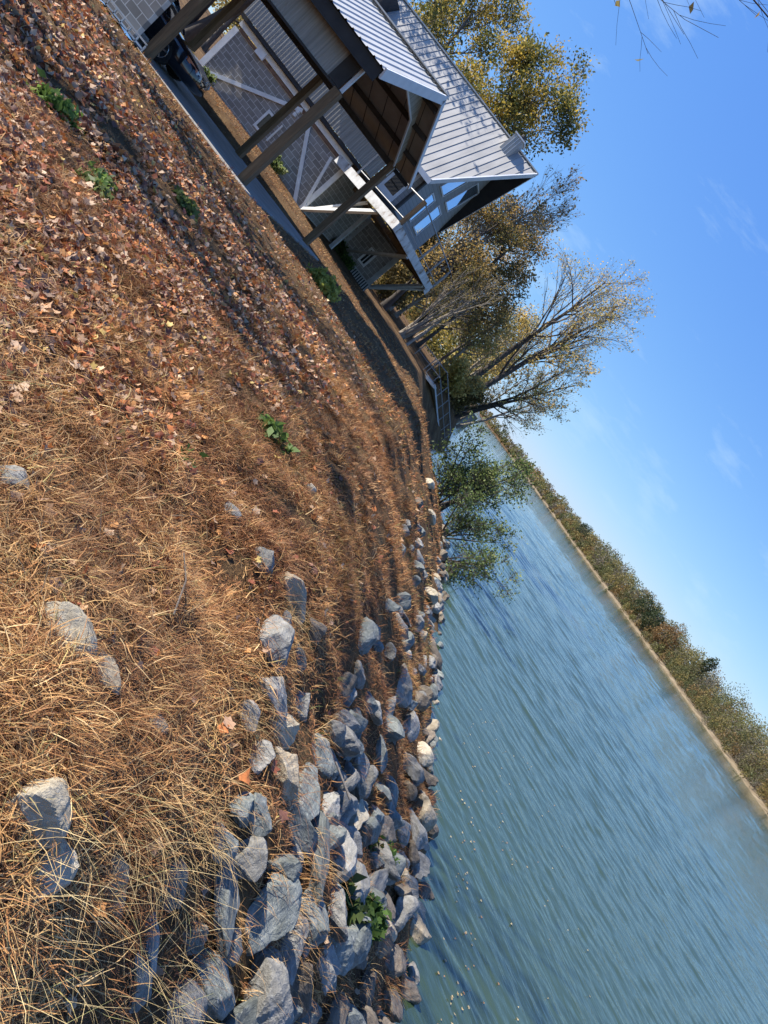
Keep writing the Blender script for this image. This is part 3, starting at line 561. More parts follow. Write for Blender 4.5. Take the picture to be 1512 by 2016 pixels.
loft([(0, .35, .36, .58, .6), (.04, .60, .25, .66, .5), (.18, .78, .20, .72, .42), (.45, .85, .19, .79, .4), (1.0, .88, .20, .88, .4), (1.5, .89, .2, .95, .4), (2.6, .89, .2, .98, .4), (3.6, .88, .2, 1.0, .4), (4.2, .82, .24, 1.0, .4), (4.5, .7, .34, .9, .5)]).build('body', M['carpaint'], carr, smooth=True)
loft([(1.35, .62, .86, .92, .5), (1.75, .70, .88, 1.16, .5), (2.15, .68, .9, 1.40, .5)], 16).build('windscreen', M['carglass'], carr, smooth=True)
loft([(2.1, .71, .93, 1.385, .5), (2.7, .71, .93, 1.43, .5), (3.3, .69, .93, 1.40, .5), (4.0, .6, .93, 1.08, .5)], 16).build('cabin', M['carglass'], carr, smooth=True)
loft([(2.0, .60, 1.33, 1.38, .6), (2.4, .64, 1.38, 1.45, .6), (3.0, .62, 1.38, 1.46, .6), (3.5, .56, 1.3, 1.38, .6)], 16).build('roof', M['carpaint'], carr, smooth=True)
for sd_ in (-1, 1):
    MB().beam(cw(1.38, sd_ * .66, .93), cw(2.15, sd_ * .60, 1.40), .05, .06).build('pillar', M['carpaint'], carr)
    h = MB(); hp = [cw(.12, sd_ * .60, .56), cw(.14, sd_ * .62, .68), cw(.55, sd_ * .80, .76), cw(.52, sd_ * .84, .62)]
    pts = [cw(.02 + .10, sd_ * .45, .585), cw(.12, sd_ * .45, .655), cw(.26, sd_ * .72, .70), cw(.27, sd_ * .80, .63)]
    hl = loft([(.06, .0, 0, 0, 1)], 4)
    def lamp(y0, y1, s0, s1, z0, z1, nm, m, par):
        mm = MB(); A = []
        nv = Vector((-.06, sd_ * .05, 0))
        V = [cw(s0 - .05, sd_ * y0, z0), cw(s1 - .03, sd_ * (y1 + .03), z0 + .03), cw(s1 - .01, sd_ * (y1 + .01), z1 + .05), cw(s0 - .03, sd_ * (y0), z1)]
        V2 = [v + Rz @ Vector((-.2, -sd_ * .1, 0)) for v in V]
        mm.add(V + V2, [(0, 1, 2, 3), (4, 7, 6, 5), (0, 4, 5, 1), (1, 5, 6, 2), (2, 6, 7, 3), (3, 7, 4, 0)]); return mm.build(nm, m, par)
    hlo = lamp(.42, .66, .05, .13, .56, .63, 'headlight', M['lens'], carr)
    lamp(.67, .82, .14, .42, .60, .67, 'turn_signal', M['amber'], hlo)
    for s in (.98, 3.55):
        c0 = cw(s, sd_ * .74, .31); ax_ = Rz @ Vector((0, sd_, 0))
        P = [c0 + ax_ * a for a in (-.1, -.1, .1, .13, .13)]
        wh = MB().tube(P, [.2, .31, .31, .29, .21], 24).build('wheel', M['tyre'], carr, smooth=False)
        rm = MB(); rm.tube([c0 + ax_ * .10, c0 + ax_ * .115], [.21, .20], 20)
        rmo = MB(); cc = c0 + ax_ * .135
        for k in range(5):
            a = 2 * PI * k / 5 + .3; dv = Rz @ Vector((math.cos(a), 0, math.sin(a))); rmo.beam(cc + dv * .03, cc + dv * .21, .035, .03, up=ax_)
        ring = [cc + (Rz @ Vector((math.cos(2 * PI * k / 24), 0, math.sin(2 * PI * k / 24)))) * .205 for k in range(25)]
        rmo.tube(ring, .014, 6); rmo.build('rim', M['chrome'], wh)
bd = MB(); 
bd.beam(cw(-.015, -.045, .60), cw(-.015, -.035, .69), .014, .016, up=(1, 0, 0)); bd.beam(cw(-.015, .045, .60), cw(-.015, .035, .69), .014, .016, up=(1, 0, 0)); bd.beam(cw(-.015, -.04, .645), cw(-.015, .04, .645), .014, .016)
ringb = [cw(-.012, .07 * math.cos(t), .645 + .062 * math.sin(t)) for t in np.linspace(0, 2 * PI, 21)]
bd.tube(ringb, .008, 5).build('badge', M['chrome'], carr)
MB().box(0, 0, 0, 0, 0, 0)
MB().prism([cw(.045, -.40, .33), cw(.045, .40, .33), cw(.01, .36, .46), cw(.01, -.36, .46)], Rz @ Vector((-.12, 0, 0))).build('grille', M['tyre'], carr)
for sd_ in (-1, 1): MB().prism([cw(1.62, sd_ * .90, .93), cw(1.78, sd_ * .90, .93), cw(1.78, sd_ * 1.03, .95), cw(1.66, sd_ * 1.03, .95)], (0, 0, .11)).build('mirror', M['carpaint'], carr, bevel=.01)

# ------------------------------------------------------------------ dock and boathouse
dock = empty('gangway', (-4.2, 42, 2.4), 'gangway with thin galvanised handrails leading from the bank down to the water', 'gangway')
def rail(pts, r=.03): MB().tube(pts, r, 6).build('handrail', M['galv'], dock)
A0, A1, A2 = Vector((-6.3, 42.4, 3.72)), Vector((-4.2, 42.3, 3.72)), Vector((-1.5, 49.5, 1.35))
rail([A0, A1, A2]); off = Vector((0, 0, -.5)); rail([A0 + off, A1 + off, A2 + off], .02)
side = Vector((-.9, .55, 0)); rail([A1 + side, A2 + side])
for k in range(6):
    p = A1.lerp(A2, k / 5); MB().beam(p, p - Vector((0, 0, 1.0)), .05, .05).build('rail_post', M['galv'], dock); p = p + side; MB().beam(p, p - Vector((0, 0, 1.0)), .05, .05).build('rail_post', M['galv'], dock)
for k in range(3): p = A0.lerp(A1, k / 2); MB().beam(p, p - Vector((0, 0, 1.05)), .05, .05).build('rail_post', M['galv'], dock)
MB().beam(A1 - Vector((.4, -.3, 1.0)), A2 - Vector((.4, -.3, 1.0)), 1.1, .1).build('walkway', M['greywood'], dock)
MB().box(-6.4, -4.0, 42.2, 43.4, 2.55, 2.68).build('landing', M['greywood'], dock)
bh = empty('boathouse', (-5, 125, .5), 'small far boathouse with grey gable roof and white trim beyond the trees', 'boathouse')
MB().box(-6.6, -3.0, 123, 127, .0, 2.6).build('wall', M['siding'], bh)
rb = MB().prism([(-7.0, 122.5, 2.5), (-4.8, 122.5, 4.4), (-2.6, 122.5, 2.5), (-2.6, 122.5, 2.35), (-4.8, 122.5, 4.2), (-7.0, 122.5, 2.35)], (0, 5, 0)).build('roof', M['greywood'], bh)
fb = MB(); fb.beam((-7.05, 122.45, 2.45), (-4.8, 122.45, 4.35), .08, .22); fb.beam((-2.55, 122.45, 2.45), (-4.8, 122.45, 4.35), .08, .22); fb.build('fascia', M['white'], rb)
MB().box(-5.3, -4.3, 122.93, 122.995, .4, 2.2).build('door', M['white'], bh)
# ------------------------------------------------------------------ trees
def perp(rng, d):
    r = norm(rng.normal(size=d.shape)); p = r - (r * d).sum(-1, keepdims=True) * d; return norm(p)
def grow(rng, st, d, L, r0, r1, Sn=5, jit=.15, trop=.05):
    B = len(st); P = np.zeros((B, Sn + 1, 3)); P[:, 0] = st; d = norm(d)
    for k in range(Sn):
        P[:, k + 1] = P[:, k] + d * (L / Sn)[:, None]
        d = norm(d + jit * rng.normal(size=d.shape) + np.array([0, 0, trop]))
    t = np.linspace(0, 1, Sn + 1)[None]
    return P, r0[:, None] * (1 - t) + r1[:, None] * t
def kids(rng, P, R, L, n, tmin, ang, ratio, tmax=1.0, rr=.55):
    B, S1, _ = P.shape; i = np.repeat(np.arange(B), n); t = rng.uniform(tmin, tmax, len(i)); f = t * (S1 - 1); k = np.minimum(f.astype(int), S1 - 2); w = (f - k)[:, None]
    st = P[i, k] * (1 - w) + P[i, k + 1] * w; pd = norm(P[i, k + 1] - P[i, k]); a = np.radians(rng.normal(ang, ang * .25, len(i)))[:, None]
    d = np.cos(a) * pd + np.sin(a) * perp(rng, pd); rad = (R[i, k] * (1 - w[:, 0]) + R[i, k + 1] * w[:, 0]) * rr
    return st, d, L[i] * ratio * (1.25 - .65 * t) * rng.uniform(.75, 1.2, len(i)), rad
def leaf_cards(rng, pts, size, spread, pal, clump=1.2, flat=.0, var=.25):
    n = len(pts); c = pts + rng.normal(size=(n, 3)) * spread
    u = norm(rng.normal(size=(n, 3))); v = perp(rng, u); s = (size * rng.uniform(.6, 1.3, n))[:, None]
    nrm = np.cross(u, v); fold = nrm * s * .25
    V = np.stack([c - u * s, c + v * s * .55 + fold, c + u * s, c - v * s * .55 + fold], 1).reshape(-1, 3)
    F = np.arange(4 * n).reshape(n, 4)
    pal = np.array(pal); ph = c / clump
    f = (np.sin(ph[:, 0] * 2.1 + 1.3 * np.sin(ph[:, 2] * 1.7)) + np.sin(ph[:, 1] * 2.4 + 2) + np.sin(ph[:, 2] * 2.7 + ph[:, 0])) / 6 + .5
    ki = np.clip((f + rng.normal(0, .22, n)) * len(pal), 0, len(pal) - 1e-3).astype(int)
    col = pal[ki] * rng.uniform(1 - var, 1 + var, (n, 1))
    return V, F, np.repeat(col, 4, 0)
GREEN = [(.075, .085, .028), (.13, .135, .036), (.21, .19, .05), (.36, .27, .055), (.48, .34, .065)]
RUSTY = [(.12, .115, .04), (.21, .165, .055), (.34, .22, .07), (.42, .27, .08), (.22, .16, .07)]
YELLOW = [(.40, .34, .10), (.54, .43, .13), (.66, .50, .17), (.62, .42, .14), (.42, .36, .15)]
OLIVE = [(.12, .11, .04), (.19, .155, .055), (.27, .20, .07), (.17, .135, .06)]
BUSH = [(.07, .10, .032), (.11, .155, .045), (.16, .21, .065), (.22, .25, .09)]
def tree(name, label, base, H, seed, pal, n_leaf=8, leaf=.12, spread=.22, lean=(0, 0), stems=1, r=.2, start=.3, ang=48, ratio=.55, n1=14, n2=7, n3=5,
         bark='bark', trop=.06, jit=.13, thin=.006, cat='tree', group=None, fork=.25, nleafkids=None, crown_pow=1.0, stem_spread=.25, limbs=None, levels=3, len1=None):
    rng = np.random.default_rng(seed); base = np.array([base[0], base[1], base[2] if len(base) > 2 else float(terr(base[0], base[1]))])
    root = empty(name, base, label, cat, group); base = base - np.array([0, 0, .12])
    st = np.repeat(base[None], stems, 0) + rng.normal(size=(stems, 3)) * np.array([r, r, 0]) * (stems > 1)
    d = np.tile(np.array([lean[0], lean[1], 1.0]), (stems, 1)) + rng.normal(size=(stems, 3)) * np.array([stem_spread, stem_spread, 0]) * (stems > 1)
    L = H * .86 * (np.ones(stems) if stems == 1 else rng.uniform(.7, 1.0, stems)) / norm(d)[:, 2].clip(.5) ** .5
    rr0 = np.full(stems, r / math.sqrt(stems) * 1.15)
    P, R = grow(rng, st, d, L, rr0, rr0 * .18, 9, jit * .35, trop * .3)
    R[:, 0] *= 1.35
    parts = [(P, R, 8)]; pts = []
    s, dd, l, ra = kids(rng, P, R, L, n1, start, ang, ratio * (.62 if len1 is None else len1), 1.0)
    if limbs:
        s = np.concatenate([s, base + np.array([q[0] for q in limbs])]); dd = np.concatenate([dd, norm(np.array([q[1] for q in limbs], float))])
        l = np.concatenate([l, [q[2] for q in limbs]]); ra = np.concatenate([ra, [q[3] for q in limbs]])
    P1, R1 = grow(rng, s, dd, l, ra, ra * .2, 6, jit, trop); parts.append((P1, R1, 6))
    s, dd, l, ra = kids(rng, P1, R1, l, n2, .25, ang * .85, ratio)
    P2, R2 = grow(rng, s, dd, l, np.maximum(ra, thin * 1.3), np.maximum(ra * .3, thin * .8), 4, jit * 1.1, trop); parts.append((P2, R2, 4))
    last = P2
    if n3:
        s, dd, l, ra = kids(rng, P2, R2, l, n3, .2, ang * .8, ratio)
        P3, R3 = grow(rng, s, dd, l, np.maximum(ra, thin), np.full(len(l), thin * .65), 3, jit * 1.2, trop); parts.append((P3, R3, 3)); last = P3
    V, F, o = [], [], 0
    for P_, R_, n_ in parts:
        v, f, _ = tubes(P_, R_, n_); V.append(v); F.append(f + o); o += len(v)
    np_mesh('trunk', np.concatenate(V), [np.concatenate(F)], M[bark], root, smooth=True)
    if n_leaf:
        p = last[:, 1:].reshape(-1, 3); k = n_leaf
        if k >= 1: p = np.concatenate([np.repeat(p, int(k), 0), p[rng.random(len(p)) < k - int(k)]])
        else: p = p[rng.random(len(p)) < k]
        V, F, C = leaf_cards(rng, p, leaf, spread, pal)
        np_mesh('crown', V, [F], M['foliage'], root, col=C)
    return root
BACK = 'autumn trees beyond the house'
tree('broad_tree', 'large dense green and yellow tree rising behind the left half of the steep roof', (-20.5, 47), 17.5, 11, GREEN, 9, .10, .32, r=.32, n1=20, n2=9, n3=5, group=BACK)
tree('broad_tree', 'dense green tree with golden patches standing right behind the chimney', (-14.2, 46), 16.3, 12, GREEN, 9, .10, .32, r=.3, n1=20, n2=9, n3=5, start=.35, group=BACK)
tree('bare_tree', 'leafless fine-twigged tree just right of the roof peak', (-10.2, 46), 13.3, 13, RUSTY, .25, .09, .1, r=.2, n1=18, n2=9, n3=7, ang=30, trop=.12, bark='bark_pale', group=BACK, start=.35)
tree('rusty_tree', 'rust and olive tree below the dark soffit of the roof', (-8.6, 49), 12.4, 14, RUSTY, 3, .085, .22, r=.24, n1=18, n2=8, n3=5, bark='bark_dark', group=BACK, start=.25, ang=52)
tree('rusty_tree', 'dark branchy tree with sparse brown leaves behind the deck rail', (-9.5, 42), 9.5, 15, RUSTY, 3, .08, .22, r=.2, n1=18, n2=8, n3=5, bark='bark_dark', group=BACK, start=.2, ang=55)
tree('yellow_tree', 'tall leaning pale yellow tree reaching farthest out against the sky', (-3.3, 52), 15.6, 16, YELLOW, 1.3, .075, .22, lean=(.06, 0), stems=3, r=.40, n1=12, n2=8, n3=5, ang=36, trop=.05, bark='bark', stem_spread=.17, start=.32, len1=.72)
tree('leaning_tree', 'low sparse yellow tree with thin bare twigs leaning over the water', (-2.6, 53), 9.6, 17, YELLOW, .8, .09, .12, lean=(.62, -.1), stems=2, r=.2, n1=11, n2=8, n3=5, ang=40, trop=.06, bark='bark_dark', stem_spread=.25, start=.35, len1=.65)
tree('leaning_tree', 'bare grey tree at the water edge above the boathouse', (-2.2, 60), 8.5, 27, OLIVE, .5, .09, .12, lean=(.5, -.1), stems=2, r=.17, n1=11, n2=8, n3=5, ang=42, bark='bark_pale', stem_spread=.25, start=.35, len1=.65)
tree('sapling_clump', 'clump of pale slender bare saplings beside the end of the deck', (-7.3, 40.5), 6.5, 18, OLIVE, .4, .08, .1, lean=(.12, 0), stems=9, r=.22, n1=5, n2=5, n3=3, ang=25, trop=.05, bark='bark_pale', stem_spread=.22, cat='sapling')
WOODS = 'young trees in the wood behind the gangway'
wl = ['slim yellow-green tree close behind the gangway landing', 'pale-stemmed slim tree left of the gangway', 'rusty young tree in the middle of the wood', 'olive tree deep in the wood behind the gangway', 'golden young tree under the tall yellow tree',
      'thin brown tree at the back of the wood', 'bushy olive tree by the leaning yellow tree', 'tall thin rusty tree behind the saplings', 'low golden tree at the wood edge near the deck', 'dark rusty tree in the gap under the deck', 'olive tree seen below the deck beam', 'golden tree far behind the deck post']
for i, (x, y, h, p) in enumerate([(-5.6, 50, 7.5, YELLOW), (-7.6, 49, 8.5, OLIVE), (-9.0, 55, 9.5, RUSTY), (-7.2, 60, 10, OLIVE), (-4.9, 57, 8.5, YELLOW), (-11, 62, 10.5, RUSTY), (-5.2, 66, 9.5, OLIVE), (-12, 53, 10, RUSTY), (-9.8, 47.5, 6, YELLOW), (-12.5, 46, 6, RUSTY), (-14.5, 50, 8, OLIVE), (-13.5, 58, 9, YELLOW)]):
    tree('young_tree', wl[i], (x, y), h, 40 + i, p, 3, .09, .24, lean=(.06, 0), r=.13, n1=13, n2=6, n3=4, bark=('bark_pale', 'bark')[i % 2], start=.22, group=WOODS, ang=45)
ul = ['low golden undergrowth bush behind the gangway landing', 'rusty undergrowth bush at the foot of the yellow tree', 'olive thicket bush beneath the deck end', 'brown thicket bush left of the saplings']
for i, (x, y, h, p) in enumerate([(-4.4, 47, 2.6, YELLOW), (-3.4, 50.5, 2.4, OLIVE), (-10.5, 44, 3., OLIVE), (-12.5, 41.5, 3., RUSTY)]):
    tree('thicket_bush', ul[i], (x, y), h, 70 + i, p, 3, .1, .2, stems=6, r=.1, n1=7, n2=5, n3=3, ang=40, stem_spread=.5, start=.1, cat='bush')
FARL = 'trees far behind the carport'
fl = ['dark double-trunked tree seen through the left carport bay', 'golden tree far beyond the carport', 'yellow-green tree at the far left beyond the carport', 'olive tree far behind the block wall', 'low golden tree beyond the brown carport post']
for i, (x, y, h, p) in enumerate([(-22.3, 31.5, 19.5, GREEN), (-33, 50, 7, YELLOW), (-39, 52, 9, YELLOW), (-30, 58, 8, OLIVE), (-27.5, 47, 5, YELLOW)]):
    tree('broad_tree' if i == 0 else 'young_tree', fl[i], (x, y), h, 90 + i, p, 2 if i else .5, .15, .3, r=.36 if i == 0 else .2, stems=2 if i == 0 else 1, n1=18, n2=8, n3=4, group=None if i == 0 else FARL, bark='bark_dark' if i == 0 else 'bark', stem_spread=.1, start=.3)
# trees on the lawn just left of the view: their twigs hang into the picture and their shadows fall on the grass
tree('overhanging_tree', 'bare tree left of the lawn whose thin twigs hang into the top of the view', (-10.5, 6.5), 12.5, 101, RUSTY, .12, .06, .03, r=.22, n1=5, n2=7, n3=5, bark='bark_dark', ang=30, start=.6, trop=.012, ratio=.36, thin=.003,
     limbs=[((.2, .2, 3.3), (7.3, 2.0, 1.2), 7.6, .03), ((.2, .3, 3.8), (7.9, 2.6, 1.75), 8.8, .03), ((.1, .2, 4.2), (8.3, 2.4, 1.9), 9.2, .028), ((.1, .2, 4.2), (7.6, 1.6, 1.9), 8.4, .025)], jit=.06)
tree('shade_tree', 'thin-crowned tree beside the lawn throwing streaky shade', (-14.5, 10.5), 12, 102, RUSTY, .8, .12, .25, r=.25, n1=14, n2=7, n3=4, bark='bark', start=.35)
tree('shade_tree', 'taller thin-crowned tree beside the lawn throwing streaky shade across the fallen leaves', (-15.5, 7.5), 14, 103, RUSTY, .7, .12, .25, r=.25, n1=14, n2=7, n3=4, bark='bark', start=.35)
tree('waterside_shrub', 'light green sapling shrub filling the bank edge between the two larger waterline shrubs', (1.9, 25.0), 2.4, 124, BUSH, 1.0, .05, .14, lean=(.45, -.2), stems=6, r=.08, n1=8, n2=6, n3=3, ang=44, stem_spread=.5, bark='bark_dark', cat='shrub', start=.1)
# green shrubs at the waterline
tree('waterside_shrub', 'leafy green shrub leaning out over the water near the gangway', (1.1, 27.5), 4.0, 120, BUSH, 1.15, .055, .15, lean=(.12, -.3), stems=7, r=.13, n1=8, n2=6, n3=4, ang=42, stem_spread=.38, bark='bark_dark', cat='shrub', start=.12)
tree('waterside_shrub', 'low drooping green shrub with twigs touching the water', (2.3, 22.5), 2.1, 121, BUSH, 1.0, .045, .13, lean=(.9, -.3), stems=6, r=.06, n1=7, n2=5, n3=3, ang=45, stem_spread=.5, bark='bark_dark', cat='shrub', start=.1, trop=-.01)
tree('waterside_shrub', 'second green shrub spreading in front of the gangway end', (.6, 31.5), 3.2, 122, BUSH, 1.1, .055, .15, lean=(.35, -.15), stems=6, r=.1, n1=8, n2=6, n3=4, ang=42, stem_spread=.35, bark='bark_dark', cat='shrub', start=.12)
def small_plant(name, label, base, h, seed, pal, leaf=.05, stems=8, cat='plant', n=3, group=None, dens=2):
    tree(name, label, base, h, seed, pal, dens, leaf, leaf * .9, stems=stems, r=.012 * stems ** .5, n1=4, n2=3, n3=0, ang=45, stem_spread=.6, cat=cat, start=.1, group=group)
FRESH = [(.07, .12, .03), (.12, .20, .045), (.18, .27, .06)]
small_plant('wall_shrub', 'dark green shrub at the foot of the block wall between the posts', (-13.0, 27.4), .6, 130, BUSH, .07, 10, 'shrub')
small_plant('wall_shrub', 'small green shrub behind the nose of the car', (-17.2, 27.2), .42, 131, BUSH, .07, 8, 'shrub')
small_plant('wall_shrub', 'dark round shrub at the left end of the slatted skirting', (-10.9, 33.2), .7, 132, BUSH, .08, 10, 'shrub')
small_plant('wall_shrub', 'bright green bushy plant in front of the slatted skirting', (-10.2, 33.3), .5, 133, FRESH, .07, 9, 'shrub')

# ------------------------------------------------------------------ wood on the far bank
rng = np.random.default_rng(77)
FARP = [[(.10, .10, .045), (.14, .13, .055)], [(.15, .13, .10), (.20, .175, .13)], [(.19, .16, .06), (.25, .2, .07)], [(.085, .10, .04), (.12, .125, .05)], [(.2, .13, .055), (.24, .16, .07)], [(.15, .15, .06), (.2, .19, .07)]]
Vs, Fs, Cs, o = [], [], [], 0
def far_crown(rng, x, y, zb, h, w, pal, n, size):
    u = norm(rng.normal(size=(n, 3))); rr = rng.uniform(.45, 1.0, n) ** .5
    lump = 1 + .22 * np.sin(u[:, 0] * 5 + x) * np.sin(u[:, 2] * 4 + y)
    c = np.array([x, y, zb + h * .52]) + u * (rr * lump)[:, None] * np.array([w, w, h * .5])
    return leaf_cards(rng, c, size, .15, pal, 2.5, var=.2)
s = -30.
ys_, y = [], 60.
while y < 760:
    y += max(2.2, y * .012) * rng.uniform(.7, 1.3); ys_.append(y)
for y in ys_:
    xf = float(np.interp(y, XF[:, 0], XF[:, 1]))
    for row, (dd, hh) in enumerate(((1.2, 3.0), (4.5, 6.0), (9, 10.), (16, 12.0), (26, 13.2))):
        x = xf + dd + rng.uniform(-1.5, 2); yy = y + rng.uniform(-2, 2)
        h = hh * rng.uniform(.6, 1.15) * (1.0 if y < 420 else .8); w = h * rng.uniform(.30, .48); zb = float(terr(x, yy))
        pal = FARP[rng.integers(len(FARP))]; size = max(.22, y * .00115)
        n = int(np.clip(620 * (h / 10) ** 1.5 * (.25 / size) ** 1.2, 60, 800))
        if row == 0 and rng.random() < .35: continue
        v, f, c = far_crown(rng, x, yy, zb, h, w, pal, n, size); Vs.append(v); Fs.append(f + o); Cs.append(c); o += len(v)
tag(np_mesh('far_wood', np.concatenate(Vs), [np.concatenate(Fs)], M['foliage'], col=np.concatenate(Cs)), 'long low autumn wood along the far river bank', 'wood', kind='stuff')
# wood filling the left bank behind the gangway and the house
rngw = np.random.default_rng(78); Vs, Fs, Cs, o = [], [], [], 0
for k in range(150):
    y = rngw.uniform(72, 150); xl = float(np.interp(y, XS[:, 0], XS[:, 1])); x = xl - 3.5 - 75 * rngw.random() ** 1.3
    h = rngw.uniform(5.5, 10.5); zb = float(terr(x, y)); pal = [OLIVE, RUSTY, YELLOW, GREEN[1:4]][rngw.integers(4)]
    v, f, c = far_crown(rngw, x, y, zb, h, h * rngw.uniform(.3, .45), pal, 520, .24); Vs.append(v); Fs.append(f + o); Cs.append(c); o += len(v)
tag(np_mesh('distant_wood', np.concatenate(Vs), [np.concatenate(Fs)], M['foliage'], col=np.concatenate(Cs)), 'mixed autumn wood filling the near bank far beyond the gangway and house', 'wood', kind='stuff')
def far_tree(label, x, y, h, w, pal, seed, name='far_tree', n=900, lift=.12):
    rng = np.random.default_rng(seed); zb = float(terr(x, y)); root = empty(name, (x, y, zb), label, 'tree')
    P, R = grow(rng, np.array([[x, y, zb - .2]]), np.array([[0, 0, 1.]]), np.array([h * .9]), np.array([.22]), np.array([.05]), 6, .03, 0)
    v, f, _ = tubes(P, R, 6); s, d, l, ra = kids(rng, P, R, np.array([h * .8]), 10, .35, 50, .4); P1, R1 = grow(rng, s, d, l, ra, ra * .3, 4); v2, f2, _ = tubes(P1, R1, 4)
    np_mesh('trunk', np.concatenate([v, v2]), [np.concatenate([f, f2 + len(v)])], M['bark'], root)
    v, f, c = far_crown(rng, x, y, zb + h * lift, h * (1 - lift), w, pal, n, .36); np_mesh('crown', v, [f], M['foliage'], root, col=c)
DKG = [(.028, .045, .02), (.045, .06, .026)]
far_tree('broad dark evergreen, the tallest dark crown in the far bank wood', 93, 287, 12.2, 5.2, DKG, 201, n=1500)
far_tree('second dark evergreen crown touching the broad one on the far bank', 94, 273, 10.6, 4.2, DKG, 202, n=1200)
far_tree('orange-tan round tree beside the dark evergreens on the far bank', 95, 256, 11, 4.6, [(.17, .10, .045), (.23, .14, .06)], 203, n=1300)
far_tree('small dark treetop poking above the wood right of the evergreens', 105, 240, 14.6, 1.9, DKG, 204, lift=.55, n=500)
far_tree('lone small dark treetop above the pale wood at the right end', 108, 176, 12.8, 1.5, DKG, 206, lift=.6, n=400)
far_tree('dark rounded crown above the distant part of the far bank', 72, 385, 11.5, 3.6, DKG, 205, lift=.3, n=700)

# ------------------------------------------------------------------ rocks
def rock_mesh(name, seed, sub):
    rng = np.random.default_rng(seed)
    import bmesh
    bm = bmesh.new(); bmesh.ops.create_icosphere(bm, subdivisions=sub, radius=1)
    V = np.array([v.co[:] for v in bm.verts]); n = norm(rng.normal(size=(rng.integers(8, 12), 3))); h = rng.uniform(.5, .95, len(n))
    dots = V @ n.T; r = np.where(dots > .05, h[None] / np.maximum(dots, .05), 9).min(1).clip(.3, 1.25)
    V2 = V * r[:, None]
    ph = rng.uniform(0, 6, 6)
    for k, (fq, a) in enumerate(((3.1, .05), (7.3, .028), (15., .014), (31., .007))):
        V2 += V * (a * (np.sin(V2[:, 0] * fq + ph[0] + k) * np.sin(V2[:, 1] * fq * 1.1 + ph[1]) + np.sin(V2[:, 2] * fq * .9 + ph[2] + V2[:, 0] * fq * .5)))[:, None]
    for v, c in zip(bm.verts, V2): v.co = c
    me = bpy.data.meshes.new(name); bm.to_mesh(me); bm.free(); return me
RM = {}
def rock_proto(c, k, sub):
    key = (c, k, sub)
    if key not in RM:
        me = rock_mesh('rock', 300 + k * 7 + sub, sub); me.materials.append(ROCKM[c])
        if sub >= 4:
            pass
        RM[key] = me
    return RM[key]
CN = ['blue-grey', 'grey', 'tan', 'cream', 'dark brown']
ROCK_XY = []
rngR = np.random.default_rng(9)
def add_rock(x, y, rl, rw, az, c, label, group, k, sub=4, sink=.35, hz=None, tilt=None):
    o = bpy.data.objects.new('rock', rock_proto(c, k, sub)); z = max(float(terr(x, y)), -.12)
    h = hz or rw * (1.2 if sink < .36 else .85)
    o.scale = (rl * 1.32, rw * 1.32, h); o.location = (x, y, z + h * (1 - 2 * sink) * .5)
    e = .01; nx = -(float(terr(x + .15, y)) - float(terr(x - .15, y))) / .3
    o.rotation_euler = (rngR.uniform(-.25, .25), math.atan(nx) * .7 + rngR.uniform(-.2, .2), math.radians(az))
    COL.objects.link(o); tag(o, label, 'rock', group); ROCK_XY.append((x, y, max(rl, rw) * 1.15, sink)); return o
BANK = 'rocks of the riprap bank'
for i, (x, y, rl, rw, az, c) in enumerate(ROCKS):
    lab = RLAB.get(i)
    lawn = i < 10
    big = rl > .09
    where = 'half buried in the dry grass' if lawn else ('at the water edge' if float(terr(x, y)) < .35 else ('in the upper part of the bank' if float(terr(x, y)) > 1.75 else 'in the middle of the bank'))
    size = 'large' if rl > .13 else ('medium' if rl > .085 else 'small')
    add_rock(x, y, rl, rw, az, c, lab or '%s %s angular rock %s' % (size, CN[c], where), BANK, i, 5 if i < 30 else 4, .3 if not lawn else .36)
# more stones packed between them, down to the waterline
n_f = 0; tries = 0
ZL = {0: 'between the larger rocks of the lower stack', 1: 'along the waterline', 2: 'scattered in the grass farther along the bank'}
while n_f < 197 and tries < 30000:
    tries += 1; z_k = int(rngR.choice([0, 0, 0, 1, 1, 2]))
    if z_k == 0: y = rngR.uniform(2.0, 6.6); t = rngR.uniform(.26, .84); r = rngR.uniform(.065, .125)
    elif z_k == 1: y = 2.0 + 24 * rngR.random() ** 1.5; t = rngR.uniform(.84, 1.05); r = rngR.uniform(.06, .12) * (1 + y * .025)
    else: y = rngR.uniform(6.5, 15); t = rngR.uniform(.3, .84); r = rngR.uniform(.07, .13)
    xc = float(np.interp(y, XC[:, 0], XC[:, 1])); xs = float(np.interp(y, XS[:, 0], XS[:, 1]))
    x = xc + t * (xs - xc)
    if any((x - a) ** 2 + (y - b) ** 2 < (.70 * rr_ + .66 * r) ** 2 for a, b, rr_, _ in ROCK_XY): continue
    if z_k == 2 and sum(1 for a, b, rr_, _ in ROCK_XY if (x - a) ** 2 + (y - b) ** 2 < .5) > 3: continue
    c = int(rngR.choice([1, 2, 4, 4, 0, 1])) if z_k == 1 else int(rngR.choice([0, 0, 0, 1, 1, 4]))
    add_rock(x, y, r * rngR.uniform(1.0, 1.5), r * rngR.uniform(.75, 1), rngR.uniform(0, 360), c, '%s stone packed %s' % (CN[c], ZL[z_k]) if z_k < 2 else '%s stone %s' % (CN[c], ZL[z_k]), 'smaller %s stones %s' % (CN[c], ZL[z_k]), 100 + int(rngR.integers(10)), 4 if y < 7 else 3, .3)
    n_f += 1

